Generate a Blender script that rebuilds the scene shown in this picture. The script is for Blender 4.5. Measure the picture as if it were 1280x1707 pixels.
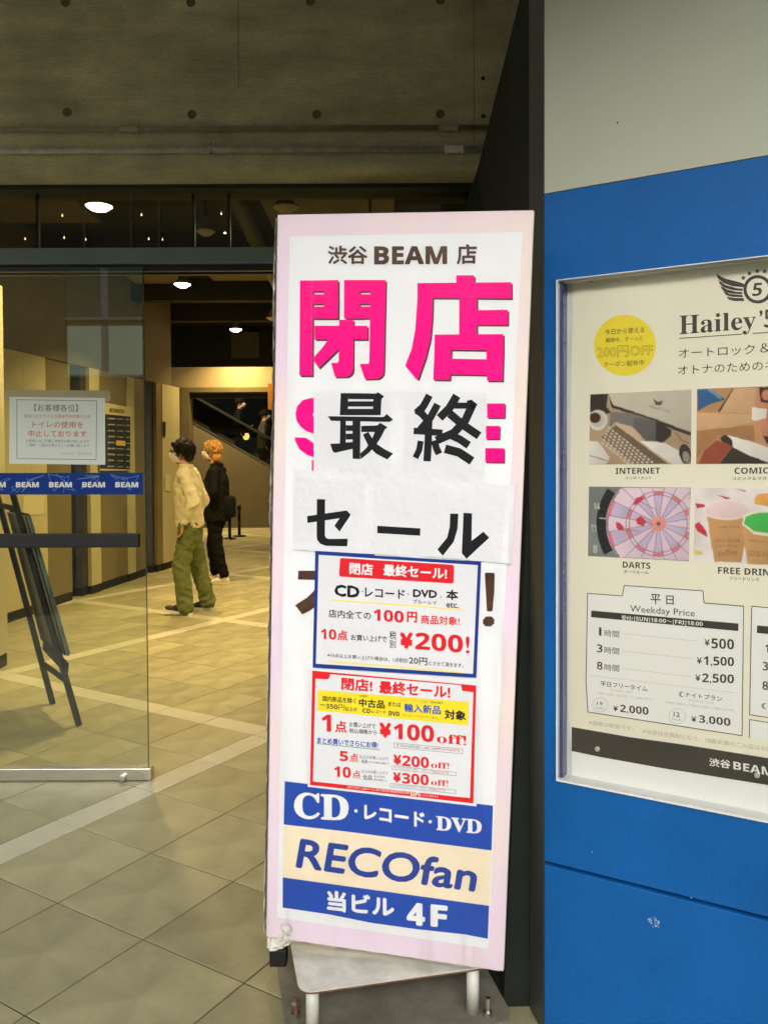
import bpy, bmesh, math, random
from mathutils import Vector, Matrix, noise
random.seed(7)
for o in list(bpy.data.objects): bpy.data.objects.remove(o, do_unlink=True)
SC = bpy.context.scene
COL = SC.collection
# ------------------------------------------------------------------ camera
F, PX, PY, H = 1380.0, 640.0, 797.0, 1.45
PITCH, ROLL = math.radians(1.32), math.radians(-0.26)
RM = Matrix.Rotation(math.pi/2-PITCH, 3, 'X') @ Matrix.Rotation(ROLL, 3, 'Z')
CAM = Vector((0, 0, H))
cd = bpy.data.cameras.new('camera'); cam = bpy.data.objects.new('camera', cd); COL.objects.link(cam)
cam.matrix_world = Matrix.Translation(CAM) @ RM.to_4x4()
cd.sensor_fit = 'HORIZONTAL'; cd.sensor_width = 36; cd.lens = F/1280*36
cd.shift_y = -(853.5-PY)/1280; cd.clip_start = 0.02; cd.clip_end = 400
SC.camera = cam
# ------------------------------------------------------------------ light
W = bpy.data.worlds.new('World'); SC.world = W; W.use_nodes = True
wn = W.node_tree.nodes; wl = W.node_tree.links
bg = wn['Background']
sky = wn.new('ShaderNodeTexSky'); sky.sky_type = 'NISHITA'; sky.sun_disc = False
sky.sun_elevation = math.radians(24); sky.sun_rotation = math.radians(188); sky.dust_density = 3
hs = wn.new('ShaderNodeHueSaturation'); hs.inputs['Saturation'].default_value = 0.28
wl.new(sky.outputs[0], hs.inputs['Color']); wl.new(hs.outputs[0], bg.inputs['Color'])
bg.inputs['Strength'].default_value = 0.15
sl = bpy.data.lights.new('sun', 'SUN'); sun = bpy.data.objects.new('sun', sl); COL.objects.link(sun)
sl.energy = 1.45; sl.angle = math.radians(35); sl.color = (1, .975, .93)
sun.rotation_euler = Vector((-.12, math.cos(math.radians(24)), -math.sin(math.radians(24)))).to_track_quat('-Z', 'Y').to_euler()
SC.view_settings.view_transform = 'Standard'; SC.view_settings.look = 'None'
SC.view_settings.exposure = 1.22; SC.view_settings.gamma = 1
SC.view_settings.use_curve_mapping = False
LAMP_POWER = 21
# ------------------------------------------------------------------ helpers
def ray(x, y): return RM @ Vector(((x-PX)/F, -(y-PY)/F, -1))
def atY(x, y, Y): d = ray(x, y); return CAM + d*(Y/d.y)
def atZ(x, y, z): d = ray(x, y); return CAM + d*((z-H)/d.z)
def proj(p):
    q = RM.transposed() @ (Vector(p)-CAM)
    return (PX+F*q.x/-q.z, PY-F*q.y/-q.z) if q.z < -.01 else (-9999, -9999)
def lin(c):
    c = c/255
    return c/12.92 if c < .04045 else ((c+.055)/1.055)**2.4
def rgb(r, g, b): return (lin(r), lin(g), lin(b), 1)
MATS = {}
def mat(name, col, rough=.6, metal=0, var=0, vscale=6, bump=0, bscale=80, coat=0, emit=0, spec=.5, rand=0, ior=1.5, stretch=None, hsv=0, rvar=0, grain=0):
    if name in MATS: return MATS[name]
    m = bpy.data.materials.new(name); m.use_nodes = True; MATS[name] = m
    n, l = m.node_tree.nodes, m.node_tree.links; p = n['Principled BSDF']
    if len(col) == 3: col = tuple(col)+(1,) if max(col) <= 1 else rgb(*col)
    p.inputs['Base Color'].default_value = col; p.inputs['Roughness'].default_value = rough
    p.inputs['Metallic'].default_value = metal; p.inputs['Coat Weight'].default_value = coat
    p.inputs['Coat Roughness'].default_value = .12; p.inputs['Specular IOR Level'].default_value = spec
    tc = n.new('ShaderNodeTexCoord'); src = tc.outputs['Object']
    if stretch:
        mp = n.new('ShaderNodeMapping'); mp.inputs['Scale'].default_value = stretch; l.new(src, mp.inputs[0]); src = mp.outputs[0]
    out = None
    if var or rand:
        mx = n.new('ShaderNodeMix'); mx.data_type = 'RGBA'
        if var:
            nz = n.new('ShaderNodeTexNoise'); nz.inputs['Scale'].default_value = vscale; nz.inputs['Detail'].default_value = 7; nz.inputs['Roughness'].default_value = .62
            l.new(src, nz.inputs['Vector']); mr = n.new('ShaderNodeMapRange'); mr.inputs[1].default_value = .3; mr.inputs[2].default_value = .7
            l.new(nz.outputs[0], mr.inputs[0]); l.new(mr.outputs[0], mx.inputs['Factor'])
            if rvar:
                rr = n.new('ShaderNodeMapRange'); rr.inputs[1].default_value = .3; rr.inputs[2].default_value = .7
                rr.inputs[3].default_value = max(.02, rough-rvar); rr.inputs[4].default_value = min(1, rough+rvar)
                l.new(nz.outputs[0], rr.inputs[0]); l.new(rr.outputs[0], p.inputs['Roughness'])
        else: mx.inputs['Factor'].default_value = .5
        mx.inputs['A'].default_value = tuple(c*(1-var) for c in col[:3])+(1,)
        mx.inputs['B'].default_value = tuple(min(1, c*(1+var)) for c in col[:3])+(1,)
        out = mx.outputs['Result']
        if grain:
            ng = n.new('ShaderNodeTexNoise'); ng.inputs['Scale'].default_value = 130; ng.inputs['Detail'].default_value = 4; ng.inputs['Roughness'].default_value = .8
            ns = n.new('ShaderNodeTexNoise'); ns.inputs['Scale'].default_value = 1.1; ns.inputs['Detail'].default_value = 9; ns.inputs['Roughness'].default_value = .75
            l.new(tc.outputs['Object'], ng.inputs['Vector']); l.new(tc.outputs['Object'], ns.inputs['Vector'])
            for nz_ in (ng, ns):
                mg = n.new('ShaderNodeMapRange'); mg.inputs[1].default_value = .35; mg.inputs[2].default_value = .65; mg.inputs[3].default_value = 1-grain; mg.inputs[4].default_value = 1+grain
                l.new(nz_.outputs[0], mg.inputs[0]); vg = n.new('ShaderNodeVectorMath'); vg.operation = 'SCALE'; l.new(out, vg.inputs[0]); l.new(mg.outputs[0], vg.inputs['Scale']); out = vg.outputs[0]
        if rand:
            oi = n.new('ShaderNodeObjectInfo'); mr2 = n.new('ShaderNodeMapRange'); mr2.inputs[3].default_value = 1-rand; mr2.inputs[4].default_value = 1+rand
            l.new(oi.outputs['Random'], mr2.inputs[0]); vm = n.new('ShaderNodeVectorMath'); vm.operation = 'SCALE'
            l.new(out, vm.inputs[0]); l.new(mr2.outputs[0], vm.inputs['Scale']); out = vm.outputs[0]
        l.new(out, p.inputs['Base Color'])
    if bump:
        nb = n.new('ShaderNodeTexNoise'); nb.inputs['Scale'].default_value = bscale; nb.inputs['Detail'].default_value = 5
        l.new(src, nb.inputs['Vector']); bp = n.new('ShaderNodeBump'); bp.inputs['Strength'].default_value = bump; bp.inputs['Distance'].default_value = .01
        l.new(nb.outputs[0], bp.inputs['Height']); l.new(bp.outputs[0], p.inputs['Normal'])
    if emit:
        p.inputs['Emission Color'].default_value = col; p.inputs['Emission Strength'].default_value = emit
    return m
def glass(name, tint, rough=.0, refl=1.0):
    m = bpy.data.materials.new(name); m.use_nodes = True; MATS[name] = m
    n, l = m.node_tree.nodes, m.node_tree.links
    n.remove(n['Principled BSDF']); out = n['Material Output']
    t = n.new('ShaderNodeBsdfTransparent'); t.inputs[0].default_value = tint
    g = n.new('ShaderNodeBsdfGlossy'); g.inputs['Roughness'].default_value = rough; g.inputs[0].default_value = (refl, refl, refl, 1)
    fr = n.new('ShaderNodeFresnel'); fr.inputs[0].default_value = 1.5 if refl == 1 else (1.25 if refl < 1 else 1.33)
    mx = n.new('ShaderNodeMixShader'); l.new(fr.outputs[0], mx.inputs[0]); l.new(t.outputs[0], mx.inputs[1]); l.new(g.outputs[0], mx.inputs[2]); l.new(mx.outputs[0], out.inputs[0])
    return m
WLOC = {}
def empty(name, loc, label, cat, group=None):
    o = bpy.data.objects.new(name, None); COL.objects.link(o); o.location = loc; o.empty_display_size = .1
    WLOC[o] = Vector(loc); tagit(o, label, cat, group); return o
def tagit(o, label=None, cat=None, group=None, kind=None):
    if label: o['label'] = label
    if cat: o['category'] = cat
    if group: o['group'] = group
    if kind: o['kind'] = kind
    return o
def link(name, verts, faces, m, parent=None, smooth=False, mi=None):
    loc = WLOC.get(parent, Vector((0, 0, 0)))
    if parent is None:
        c = sum((Vector(v) for v in verts), Vector())/max(1, len(verts)); c.z = min(v[2] for v in verts); loc = c
    me = bpy.data.meshes.new(name); me.from_pydata([tuple(Vector(v)-loc) for v in verts], [], faces)
    ms = m if isinstance(m, list) else [m]
    for q in ms: me.materials.append(q)
    if mi:
        for p, i in zip(me.polygons, mi): p.material_index = i
    if smooth:
        for p in me.polygons: p.use_smooth = True
    me.update(); o = bpy.data.objects.new(name, me); COL.objects.link(o)
    if parent is None: o.location = loc; WLOC[o] = loc
    else: o.parent = parent; WLOC[o] = loc
    return o
class MB:
    def __init__(s): s.v = []; s.f = []; s.mi = []
    def add(s, vs, fs, mi=0):
        b = len(s.v); s.v += [Vector(v) for v in vs]; s.f += [tuple(b+i for i in f) for f in fs]; s.mi += [mi]*len(fs); return s
    def box(s, a, b, mi=0, bev=0):
        x0, y0, z0 = [min(a[i], b[i]) for i in range(3)]; x1, y1, z1 = [max(a[i], b[i]) for i in range(3)]
        if bev:
            bm = bmesh.new(); bmesh.ops.create_cube(bm, size=1)
            for v in bm.verts: v.co = Vector(((x0+x1)/2+v.co.x*(x1-x0), (y0+y1)/2+v.co.y*(y1-y0), (z0+z1)/2+v.co.z*(z1-z0)))
            bmesh.ops.bevel(bm, geom=bm.edges[:], offset=bev, segments=2, affect='EDGES', profile=.5)
            bm.verts.index_update(); s.add([v.co.copy() for v in bm.verts], [tuple(v.index for v in f.verts) for f in bm.faces], mi); bm.free(); return s
        return s.add([(x, y, z) for x in (x0, x1) for y in (y0, y1) for z in (z0, z1)], [(0, 1, 3, 2), (4, 6, 7, 5), (0, 4, 5, 1), (2, 3, 7, 6), (0, 2, 6, 4), (1, 5, 7, 3)], mi)
    def prism(s, pts, d, mi=0):
        """pts: ordered 3D polygon, d: extrusion vector"""
        n = len(pts); d = Vector(d); vs = [Vector(p) for p in pts]+[Vector(p)+d for p in pts]
        return s.add(vs, [tuple(range(n))[::-1], tuple(range(n, 2*n))]+[(i, (i+1) % n, n+(i+1) % n, n+i) for i in range(n)], mi)
    def tube(s, p0, p1, r0, r1=None, n=12, mi=0, cap=True):
        p0, p1 = Vector(p0), Vector(p1); r1 = r0 if r1 is None else r1; d = (p1-p0).normalized()
        a = d.orthogonal().normalized(); b = d.cross(a); vs = []
        for p, r in ((p0, r0), (p1, r1)):
            for i in range(n): t = 2*math.pi*i/n; vs.append(p+(a*math.cos(t)+b*math.sin(t))*r)
        fs = [(i, (i+1) % n, n+(i+1) % n, n+i) for i in range(n)]
        if cap: fs += [tuple(range(n))[::-1], tuple(range(n, 2*n))]
        return s.add(vs, fs, mi)
    def path(s, pts, r, n=8, mi=0):
        for a, b in zip(pts, pts[1:]): s.tube(a, b, r, n=n, mi=mi)
        return s
    def lathe(s, c, prof, n=24, mi=0, axis='Z'):
        vs = []; c = Vector(c)
        for r, z in prof:
            for i in range(n):
                t = 2*math.pi*i/n; q = Vector((r*math.cos(t), r*math.sin(t), z))
                if axis == 'Y': q = Vector((q.x, q.z, q.y))
                vs.append(c+q)
        fs = [(k*n+i, k*n+(i+1) % n, (k+1)*n+(i+1) % n, (k+1)*n+i) for k in range(len(prof)-1) for i in range(n)]
        return s.add(vs, fs, mi)
    def ell(s, c, r, n=14, k=9, mi=0, rot=None):
        vs = []; fs = []; c = Vector(c); rot = rot or Matrix.Identity(3)
        for j in range(k+1):
            ph = math.pi*j/k
            for i in range(n):
                t = 2*math.pi*i/n
                vs.append(c+rot @ Vector((r[0]*math.sin(ph)*math.cos(t), r[1]*math.sin(ph)*math.sin(t), r[2]*math.cos(ph))))
        for j in range(k):
            for i in range(n): fs.append((j*n+i, j*n+(i+1) % n, (j+1)*n+(i+1) % n, (j+1)*n+i))
        return s.add(vs, fs, mi)
    def build(s, name, m, parent=None, smooth=False): return link(name, s.v, s.f, m, parent, smooth, s.mi if isinstance(m, list) else None)
# flat print on a plane ------------------------------------------------
class Plane:
    def __init__(s, o, ex, ey): s.o = Vector(o); s.ex = Vector(ex).normalized(); s.ey = Vector(ey).normalized(); s.n = s.ex.cross(s.ey)   # n towards the viewer
    def hit(s, x, y):
        d = ray(x, y); t = (s.o-CAM).dot(s.n)/d.dot(s.n); p = CAM+d*t-s.o; return (p.dot(s.ex), p.dot(s.ey))
    def w(s, q, lay=0): return s.o+s.ex*q[0]+s.ey*q[1]+s.n*(lay*LAY)
LAY = .0005
class Zone:
    def __init__(s, pl, x0=0, y0=0, sc=1): s.pl, s.x0, s.y0, s.sc = pl, x0, y0, sc
    def q(s, x, y): return s.pl.hit(s.x0+x/s.sc, s.y0+y/s.sc)
    def pw(s, x, y, lay=0): return s.pl.w(s.q(x, y), lay)
TXT = {}; TXW = {}
def text2d(t, bold=0, res=2):
    k = (t, bold, res)
    if k in TXT: return TXT[k]
    c = bpy.data.curves.new('t', 'FONT'); c.body = t; c.size = 1; c.resolution_u = res; c.offset = bold
    o = bpy.data.objects.new('t', c); COL.objects.link(o); dg = bpy.context.evaluated_depsgraph_get()
    me = o.evaluated_get(dg).to_mesh(); vs = [(v.co.x, v.co.y) for v in me.vertices]; fs = [tuple(p.vertices) for p in me.polygons]
    o.evaluated_get(dg).to_mesh_clear(); bpy.data.objects.remove(o); bpy.data.curves.remove(c)
    x0 = min(v[0] for v in vs); x1 = max(v[0] for v in vs); y0 = min(v[1] for v in vs); y1 = max(v[1] for v in vs)
    w, h = max(x1-x0, 1e-6), max(y1-y0, 1e-6)
    TXT[k] = ([((a-x0)/w, (b-y0)/h) for a, b in vs], fs); TXW[k] = (w, h); return TXT[k]
BOLD = {}
for i, ch in enumerate('ABCDEFGHIJKLMNOPQRSTUVWXYZ'): BOLD[ch] = chr(0x1D5D4+i)
for i, ch in enumerate('abcdefghijklmnopqrstuvwxyz'): BOLD[ch] = chr(0x1D5EE+i)
for i, ch in enumerate('0123456789'): BOLD[ch] = chr(0x1D7EC+i)
def B(t): return ''.join(BOLD.get(c, c) for c in t)
def S(t):
    r = ''
    for c in t:
        if 'A' <= c <= 'Z': r += chr(0x1D400+ord(c)-65)
        elif 'a' <= c <= 'z': r += chr(0x1D41A+ord(c)-97)
        else: r += c
    return r
class Print:
    """collects flat shapes of one colour on one plane, then links them as one mesh"""
    def __init__(s, z, lay): s.z, s.lay, s.mb, s.cuts = z, lay, MB(), [0]
    def T(s, t, xl, yt, yb, xr, yrt=None, yrb=None, bold=0, sh=0, res=2):
        yrt = yt if yrt is None else yrt; yrb = yb if yrb is None else yrb
        tl, tr, br, bl = [Vector(s.z.q(*p)) for p in ((xl+sh, yt), (xr+sh, yrt), (xr, yrb), (xl, yb))]
        s.nxt(); vs, fs = text2d(t, 0, res)
        extra = bold*(.6 if t[0] >= '\U0001D400' else .8); hw = TXW[(t, 0, res)]; ch = ((tl-bl).length+(tr-br).length)/2/hw[1]
        eu, ev = (tr-tl).normalized(), (tl-bl).normalized()
        cps = [(0, 0)] if extra < .004 else [(0, 0)]+[(math.cos(a_), math.sin(a_)) for a_ in (.4, 1.97, 3.54, 5.11)]
        r_ = extra*ch; mg = r_ if extra >= .004 else 0
        tl2, tr2, br2, bl2 = tl+(eu-ev)*mg, tr+(-eu-ev)*mg, br+(ev-eu)*mg, bl+(eu+ev)*mg
        for k_, (ca, sa) in enumerate(cps):
            s.mb.add([s.z.pl.w((bl2*(1-u)+br2*u)*(1-v)+(tl2*(1-u)+tr2*u)*v+(eu*ca+ev*sa)*r_, s.lay+k_*.09) for u, v in vs], fs)
        s.nxt(); return s
    def nxt(s):
        s.cuts.append(len(s.mb.f)); return s
    def P(s, *pts):
        s.np = getattr(s, 'np', 0)+1; s.mb.add([s.z.pw(x, y, s.lay+(s.np % 7)*.05) for x, y in pts], [tuple(range(len(pts)))]); return s
    def box(s, x0, y0, x1, y1): return s.P((x0, y0), (x1, y0), (x1, y1), (x0, y1))
    def L(s, *pts, t=4):
        for (ax, ay), (bx, by) in zip(pts, pts[1:]):
            d = math.hypot(bx-ax, by-ay) or 1; nx, ny = -(by-ay)/d*t/2, (bx-ax)/d*t/2
            s.P((ax+nx, ay+ny), (bx+nx, by+ny), (bx-nx, by-ny), (ax-nx, ay-ny))
        return s
    def E(s, cx, cy, rx, ry, n=28, rot=0):
        c, q = math.cos(rot), math.sin(rot); pts = []
        for i in range(n):
            t = 2*math.pi*i/n; a, b = rx*math.cos(t), ry*math.sin(t); pts.append((cx+a*c-b*q, cy+a*q+b*c))
        return s.P(*pts)
    def ring(s, cx, cy, r0, r1, a0=0, a1=360, n=40, k=1):
        for i in range(n):
            t, u = math.radians(a0+(a1-a0)*i/n), math.radians(a0+(a1-a0)*(i+1)/n)
            s.P((cx+r0*math.cos(t), cy+r0*k*math.sin(t)), (cx+r1*math.cos(t), cy+r1*k*math.sin(t)), (cx+r1*math.cos(u), cy+r1*k*math.sin(u)), (cx+r0*math.cos(u), cy+r0*k*math.sin(u)))
        return s
    def stars(s, pts, r):
        for cx, cy in pts:
            s.P(*[(cx+(r if i % 2 == 0 else r*.42)*math.sin(i*math.pi/5), cy-(r if i % 2 == 0 else r*.42)*math.cos(i*math.pi/5)) for i in range(10)])
        return s
    def build(s, name, m, parent, label=None):
        # make every face look towards the viewer
        n = s.z.pl.n
        for i, f in enumerate(s.mb.f):
            a, b, c = [s.mb.v[j] for j in f[:3]]
            if sum((s.mb.v[f[j]].cross(s.mb.v[f[(j+1) % len(f)]]) for j in range(len(f))), Vector()).dot(n) < 0: s.mb.f[i] = f[::-1]
        cuts = sorted(set(s.cuts+[len(s.mb.f)])); o = None
        for a, b in zip(cuts, cuts[1:]):
            fs = s.mb.f[a:b]; used = sorted({i for f in fs for i in f}); ix = {v: i for i, v in enumerate(used)}
            o = link(name, [s.mb.v[i] for i in used], [tuple(ix[i] for i in f) for f in fs], m, parent)
            if label: o['label'] = label
        return o
# ------------------------------------------------------------------ materials
M_tile = mat('floor_tile', (.345, .318, .185), .36, grain=.14, var=.16, vscale=3.2, bump=.12, bscale=160, rand=.12, rvar=.08)
M_tile2 = mat('pale_floor_tile', (.52, .49, .36), .40, var=.10, vscale=5, bump=.1, bscale=160, rand=.05, rvar=.08)
M_grout = mat('grout', (.055, .048, .03), .9, var=.3, vscale=20)
M_conc = mat('formed_concrete', (.56, .51, .31), .9, grain=.22, var=.36, vscale=2.4, bump=.6, bscale=38, stretch=(.7, 1, 2.6))
M_dark = mat('dark_panel', (.022, .026, .021), .85, spec=.12, var=.2, vscale=3, bump=.1, bscale=60)
M_black = mat('black_paint', (.006, .006, .007), .6, var=.3, vscale=14)
M_frame = mat('grey_frame', (.20, .25, .25), .42, metal=.1, var=.12, vscale=5)
M_steel = mat('stainless_steel', (.55, .53, .47), .3, metal=1, var=.12, vscale=8, stretch=(1, 1, 30), bump=.05, bscale=60)
M_galv = mat('galvanised_conduit', (.74, .74, .66), .35, metal=.05, var=.25, vscale=18)
M_pipe = mat('painted_conduit', (.42, .39, .27), .5, metal=.0, var=.2, vscale=14)
M_cream = mat('cream_wall_panel', (.54, .485, .29), .5, var=.08, vscale=2.5)
M_creamw = mat('cream_plaster', (.64, .50, .29), .75, var=.04, vscale=2)
M_olive = mat('brown_panel', (.20, .165, .085), .42, var=.12, vscale=3, rvar=.08)
M_bulk = mat('brown_bulkhead', (.16, .125, .06), .6, var=.14, vscale=2)
M_jamb = mat('dark_metal_jamb', (.07, .065, .05), .3, metal=.5, var=.3, vscale=6)
M_ceil = mat('black_ceiling', (.02, .018, .013), .8, var=.3, vscale=3)
M_ceilp = mat('tan_ceiling_panel', (.22, .165, .085), .7, var=.15, vscale=3)
M_blue = mat('blue_wall_paint', (.004, .105, .36), .5, spec=.25, grain=.08, var=.14, vscale=2.5, bump=.05, bscale=90, rvar=.06)
M_white = mat('warm_grey_wall_paint', (.47, .495, .39), .65, var=.05, vscale=1.5, bump=.05, bscale=50)
M_print = dict(
    white=mat('print_white', (.80, .81, .82), .34, coat=0.12, spec=.3, bump=.25, bscale=14, var=.02, vscale=5),
    border=mat('print_border', (.80, .66, .68), .32, coat=0.17, spec=.3, var=.1, vscale=3, bump=.3, bscale=13),
    pink=mat('print_magenta', (.95, .006, .28), .4, coat=0.05, spec=.12, bump=.2, bscale=14, var=.05, vscale=9),
    brown=mat('print_brown', (.10, .05, .032), .3, coat=0.14, spec=.3, var=.4, vscale=12),
    black=mat('print_black', (.014, .015, .018), .32, coat=0.09, spec=.3, bump=.15, bscale=18),
    red=mat('print_red', (.74, .018, .028), .4, coat=0.07, spec=.3, var=.06, vscale=20),
    navy=mat('print_navy', (.012, .045, .26), .35, coat=0.10, spec=.3, var=.08, vscale=9),
    blue=mat('print_blue', (.015, .085, .47), .32, coat=0.14, spec=.3, var=.06, vscale=6, bump=.15, bscale=14),
    cream=mat('print_cream', (.86, .76, .59), .36, coat=0.12, spec=.3, var=.05, vscale=6, bump=.15, bscale=14),
    yellow=mat('print_yellow', (.90, .72, .03), .4, coat=0.07, spec=.3),
    paley=mat('print_pale_yellow', (.9, .77, .22), .4, coat=0.07, spec=.3),
    green=mat('print_green', (.02, .38, .16), .4),
    grey=mat('print_grey', (.20, .20, .19), .5),
    paleg=mat('print_pale_grey', (.52, .50, .42), .5),
    paper=mat('paper_white', (.765, .77, .80), .38, coat=0.2, spec=.4, bump=1.0, bscale=8, var=.03, vscale=4),
    poster=mat('poster_cream', (.89, .85, .67), .42, var=.05, vscale=1.6),
    dk=mat('poster_dark_brown', (.055, .048, .036), .42, var=.2, vscale=4),
    card=mat('poster_white_card', (.88, .88, .83), .42),
    pred=mat('print_faded_red', (.62, .12, .08), .5),
)
P = M_print
# ------------------------------------------------------------------ floor
th = math.radians(58.4); UA = Vector((math.cos(th), math.sin(th), 0)); VA = Vector((math.sin(th), -math.cos(th), 0))
g = MB(); g.box((-120, -120, -.30), (120, 120, -.06)); tagit(g.build('ground', mat('asphalt', (.05, .05, .05), .9, var=.3, vscale=9)), kind='structure')
floor = MB().box((-9, -1.5, -.055), (7, 24, -.0035)).build('floor', M_grout); tagit(floor, kind='structure')
def bands(st, lo, hi):
    """cut a line into tiles and pale strips; st = list of (start,end) strips"""
    out = []; st = sorted(st); cur = st[0][0]
    a = cur
    while a > lo: out.append((a-.4, a, 0)); a -= .4
    for i, (s0, s1) in enumerate(st):
        out.append((s0, s1, 1)); nx = st[i+1][0] if i+1 < len(st) else hi
        n = max(1, round((nx-s1)/.4)); w = (nx-s1)/n
        for k in range(n): out.append((s1+k*w, s1+(k+1)*w, 0))
    return sorted(out)
ub = bands([(3.32, 3.46), (5.52, 5.66), (7.78, 7.92), (9.95, 10.09), (12.1, 12.24), (14.3, 14.44), (16.5, 16.64)], -1.5, 18.5)
vb = bands([(-13.5, -13.36), (-11.4, -11.26), (-9.3, -9.16), (-7.24, -7.10), (-5.22, -5.08), (-2.86, -2.72), (-.72, -.58), (1.42, 1.56)], -16, 5)
def tile_mesh(name, m):
    me = bpy.data.meshes.new(name); b = .006; v = []
    for z, e in ((-.5, 0), (-.12, 0), (0, b)):
        v += [(-.5+e, -.5+e, z), (.5-e, -.5+e, z), (.5-e, .5-e, z), (-.5+e, .5-e, z)]
    f = [(8, 9, 10, 11)]+[(k*4+i, k*4+(i+1) % 4, k*4+4+(i+1) % 4, k*4+4+i) for k in (0, 1) for i in range(4)]
    me.from_pydata(v, [], f); me.materials.append(m); return me
TM = {0: tile_mesh('tile', M_tile), 1: tile_mesh('strip_tile', M_tile2)}
cands = []; rest = {0: MB(), 1: MB()}
for (u0, u1, us) in ub:
    for (v0, v1, vs_) in vb:
        uc, vc = (u0+u1)/2, (v0+v1)/2; c = UA*uc+VA*vc
        if not (-8.6 < c.x < 6.6 and -1.2 < c.y < 23): continue
        px, py = proj(c); sz = F/max(c.y, .5)
        vis = any(-15 < proj(UA*a+VA*b)[0] < 470 and proj(UA*a+VA*b)[1] < 1760 for a in (u0, u1) for b in (v0, v1)) and c.y > 1.7
        cands.append((0 if vis else 1, c.y, uc, vc, u1-u0, v1-v0, 1 if (us or vs_) else 0))
cands.sort()
G = .005
for i, (inv, _, uc, vc, du, dv, k) in enumerate(cands):
    c = UA*uc+VA*vc
    if not inv and i < 292:
        o = bpy.data.objects.new('floor_tile', TM[k]); COL.objects.link(o); o.parent = floor
        o.location = c + Vector((0, 0, random.uniform(-.0004, .0004))) - WLOC[floor]; o.rotation_euler = (random.uniform(-.0006, .0006), random.uniform(-.0006, .0006), th)
        o.scale = (du-G, dv-G, .009)
        if k and 'pale strip' : o['label'] = 'pale strip tile'
    else:
        a, b = UA*(du-G)/2, VA*(dv-G)/2; c.z = -.0002
        rest[k].add([c-a-b, c+a-b, c+a+b, c-a+b], [(0, 3, 2, 1)])
for k, m, nm in ((0, M_tile, 'floor_tiles_beyond'), (1, M_tile2, 'pale_strip_tiles_beyond')):
    tagit(rest[k].build(nm, m, floor), kind='stuff')
# ------------------------------------------------------------------ canopy above, street opposite
tagit(MB().box((-9, -1.0, 3.62), (7, 3.5, 3.95)).build('canopy_soffit', mat('soffit_paint', (.62, .60, .52), .8)), kind='structure')
# ------------------------------------------------------------------ concrete beam
YB = 3.55
beam = empty('concrete_beam', (0, YB, 2.71), 'dark board-formed concrete beam with round tie holes above the glass entrance', 'beam')
zb = atY(400, 285, YB).z
MB().box((-8, YB, zb), (.9, YB+.16, 3.62)).build('beam_face', M_conc, beam)
hole_m = mat('tie_hole_grout', (.15, .135, .085), .9)
for x, y in [(112, 186), (320, 190), (528, 190), (733.6, 189), (109, 3), (318, 3), (517, 1), (734, -1), (-96, 186)]:
    c = atY(x, y, YB-.001); mb = MB().lathe(c, [(.019, 0), (.0185, -.002), (.013, .0005), (.0001, .0007)], 18, axis='Y'); mb.build('tie_hole', hole_m, beam)
for x, y in [(805, 130), (805, 193)]:
    MB().lathe(atY(x, y, YB-.001), [(.009, 0), (.0085, -.002), (.0001, -.0015)], 12, axis='Y').build('bolt_hole', M_black, beam)
for x in (398, 790):
    a = atY(x, 140, YB); MB().box((a.x-.0012, YB-.0015, zb+.35 if x == 398 else zb+.1), (a.x+.0012, YB-.0005, 3.62)).build('formwork_seam', mat('seam', (.12, .11, .075), .9), beam)
def conduit(y, r, m, label, xe, clamps, coup):
    c0 = atY(-300, y, YB-.018); c1 = atY(xe, y, YB-.018); c0.z = c1.z = (atY(400, y, YB).z)
    root = empty('conduit', (c1.x, YB-.018, c1.z), label, 'pipe')
    MB().tube((-7.5, YB-.018, c1.z), c1, r, n=14).build('pipe', m, root, True)
    for cx in clamps:
        X = atY(cx, y, YB).x
        MB().box((X-.009, YB-.032, c1.z-.028), (X+.009, YB-.0305+.001, c1.z+.028), bev=.001).box((X-.009, YB-.032, c1.z+.010), (X+.009, YB-.003, c1.z+.013)).box((X-.009, YB-.032, c1.z-.013), (X+.009, YB-.003, c1.z-.010)).build('clamp', M_steel, root)
        for s in (-.02, .02): MB().lathe((X, YB-.0325, c1.z+s), [(.0045, 0), (.004, -.003), (.0001, -.0035)], 8, axis='Y').build('screw', M_black, root)
    for cx in coup:
        X = atY(cx, y, YB-.018).x; MB().tube((X-.035, YB-.018, c1.z), (X+.035, YB-.018, c1.z), r*1.35, n=14).tube((X-.038, YB-.018, c1.z), (X-.03, YB-.018, c1.z), r*1.6, n=14).tube((X+.03, YB-.018, c1.z), (X+.038, YB-.018, c1.z), r*1.6, n=14).build('coupling', m, root, False)
conduit(216, .0105, M_pipe, 'upper brownish painted conduit running along the concrete beam', 812, [], [216, 748])
conduit(252, .0115, M_galv, 'lower shiny galvanised conduit with a square clamp on the concrete beam', 803, [354], [757])
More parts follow.
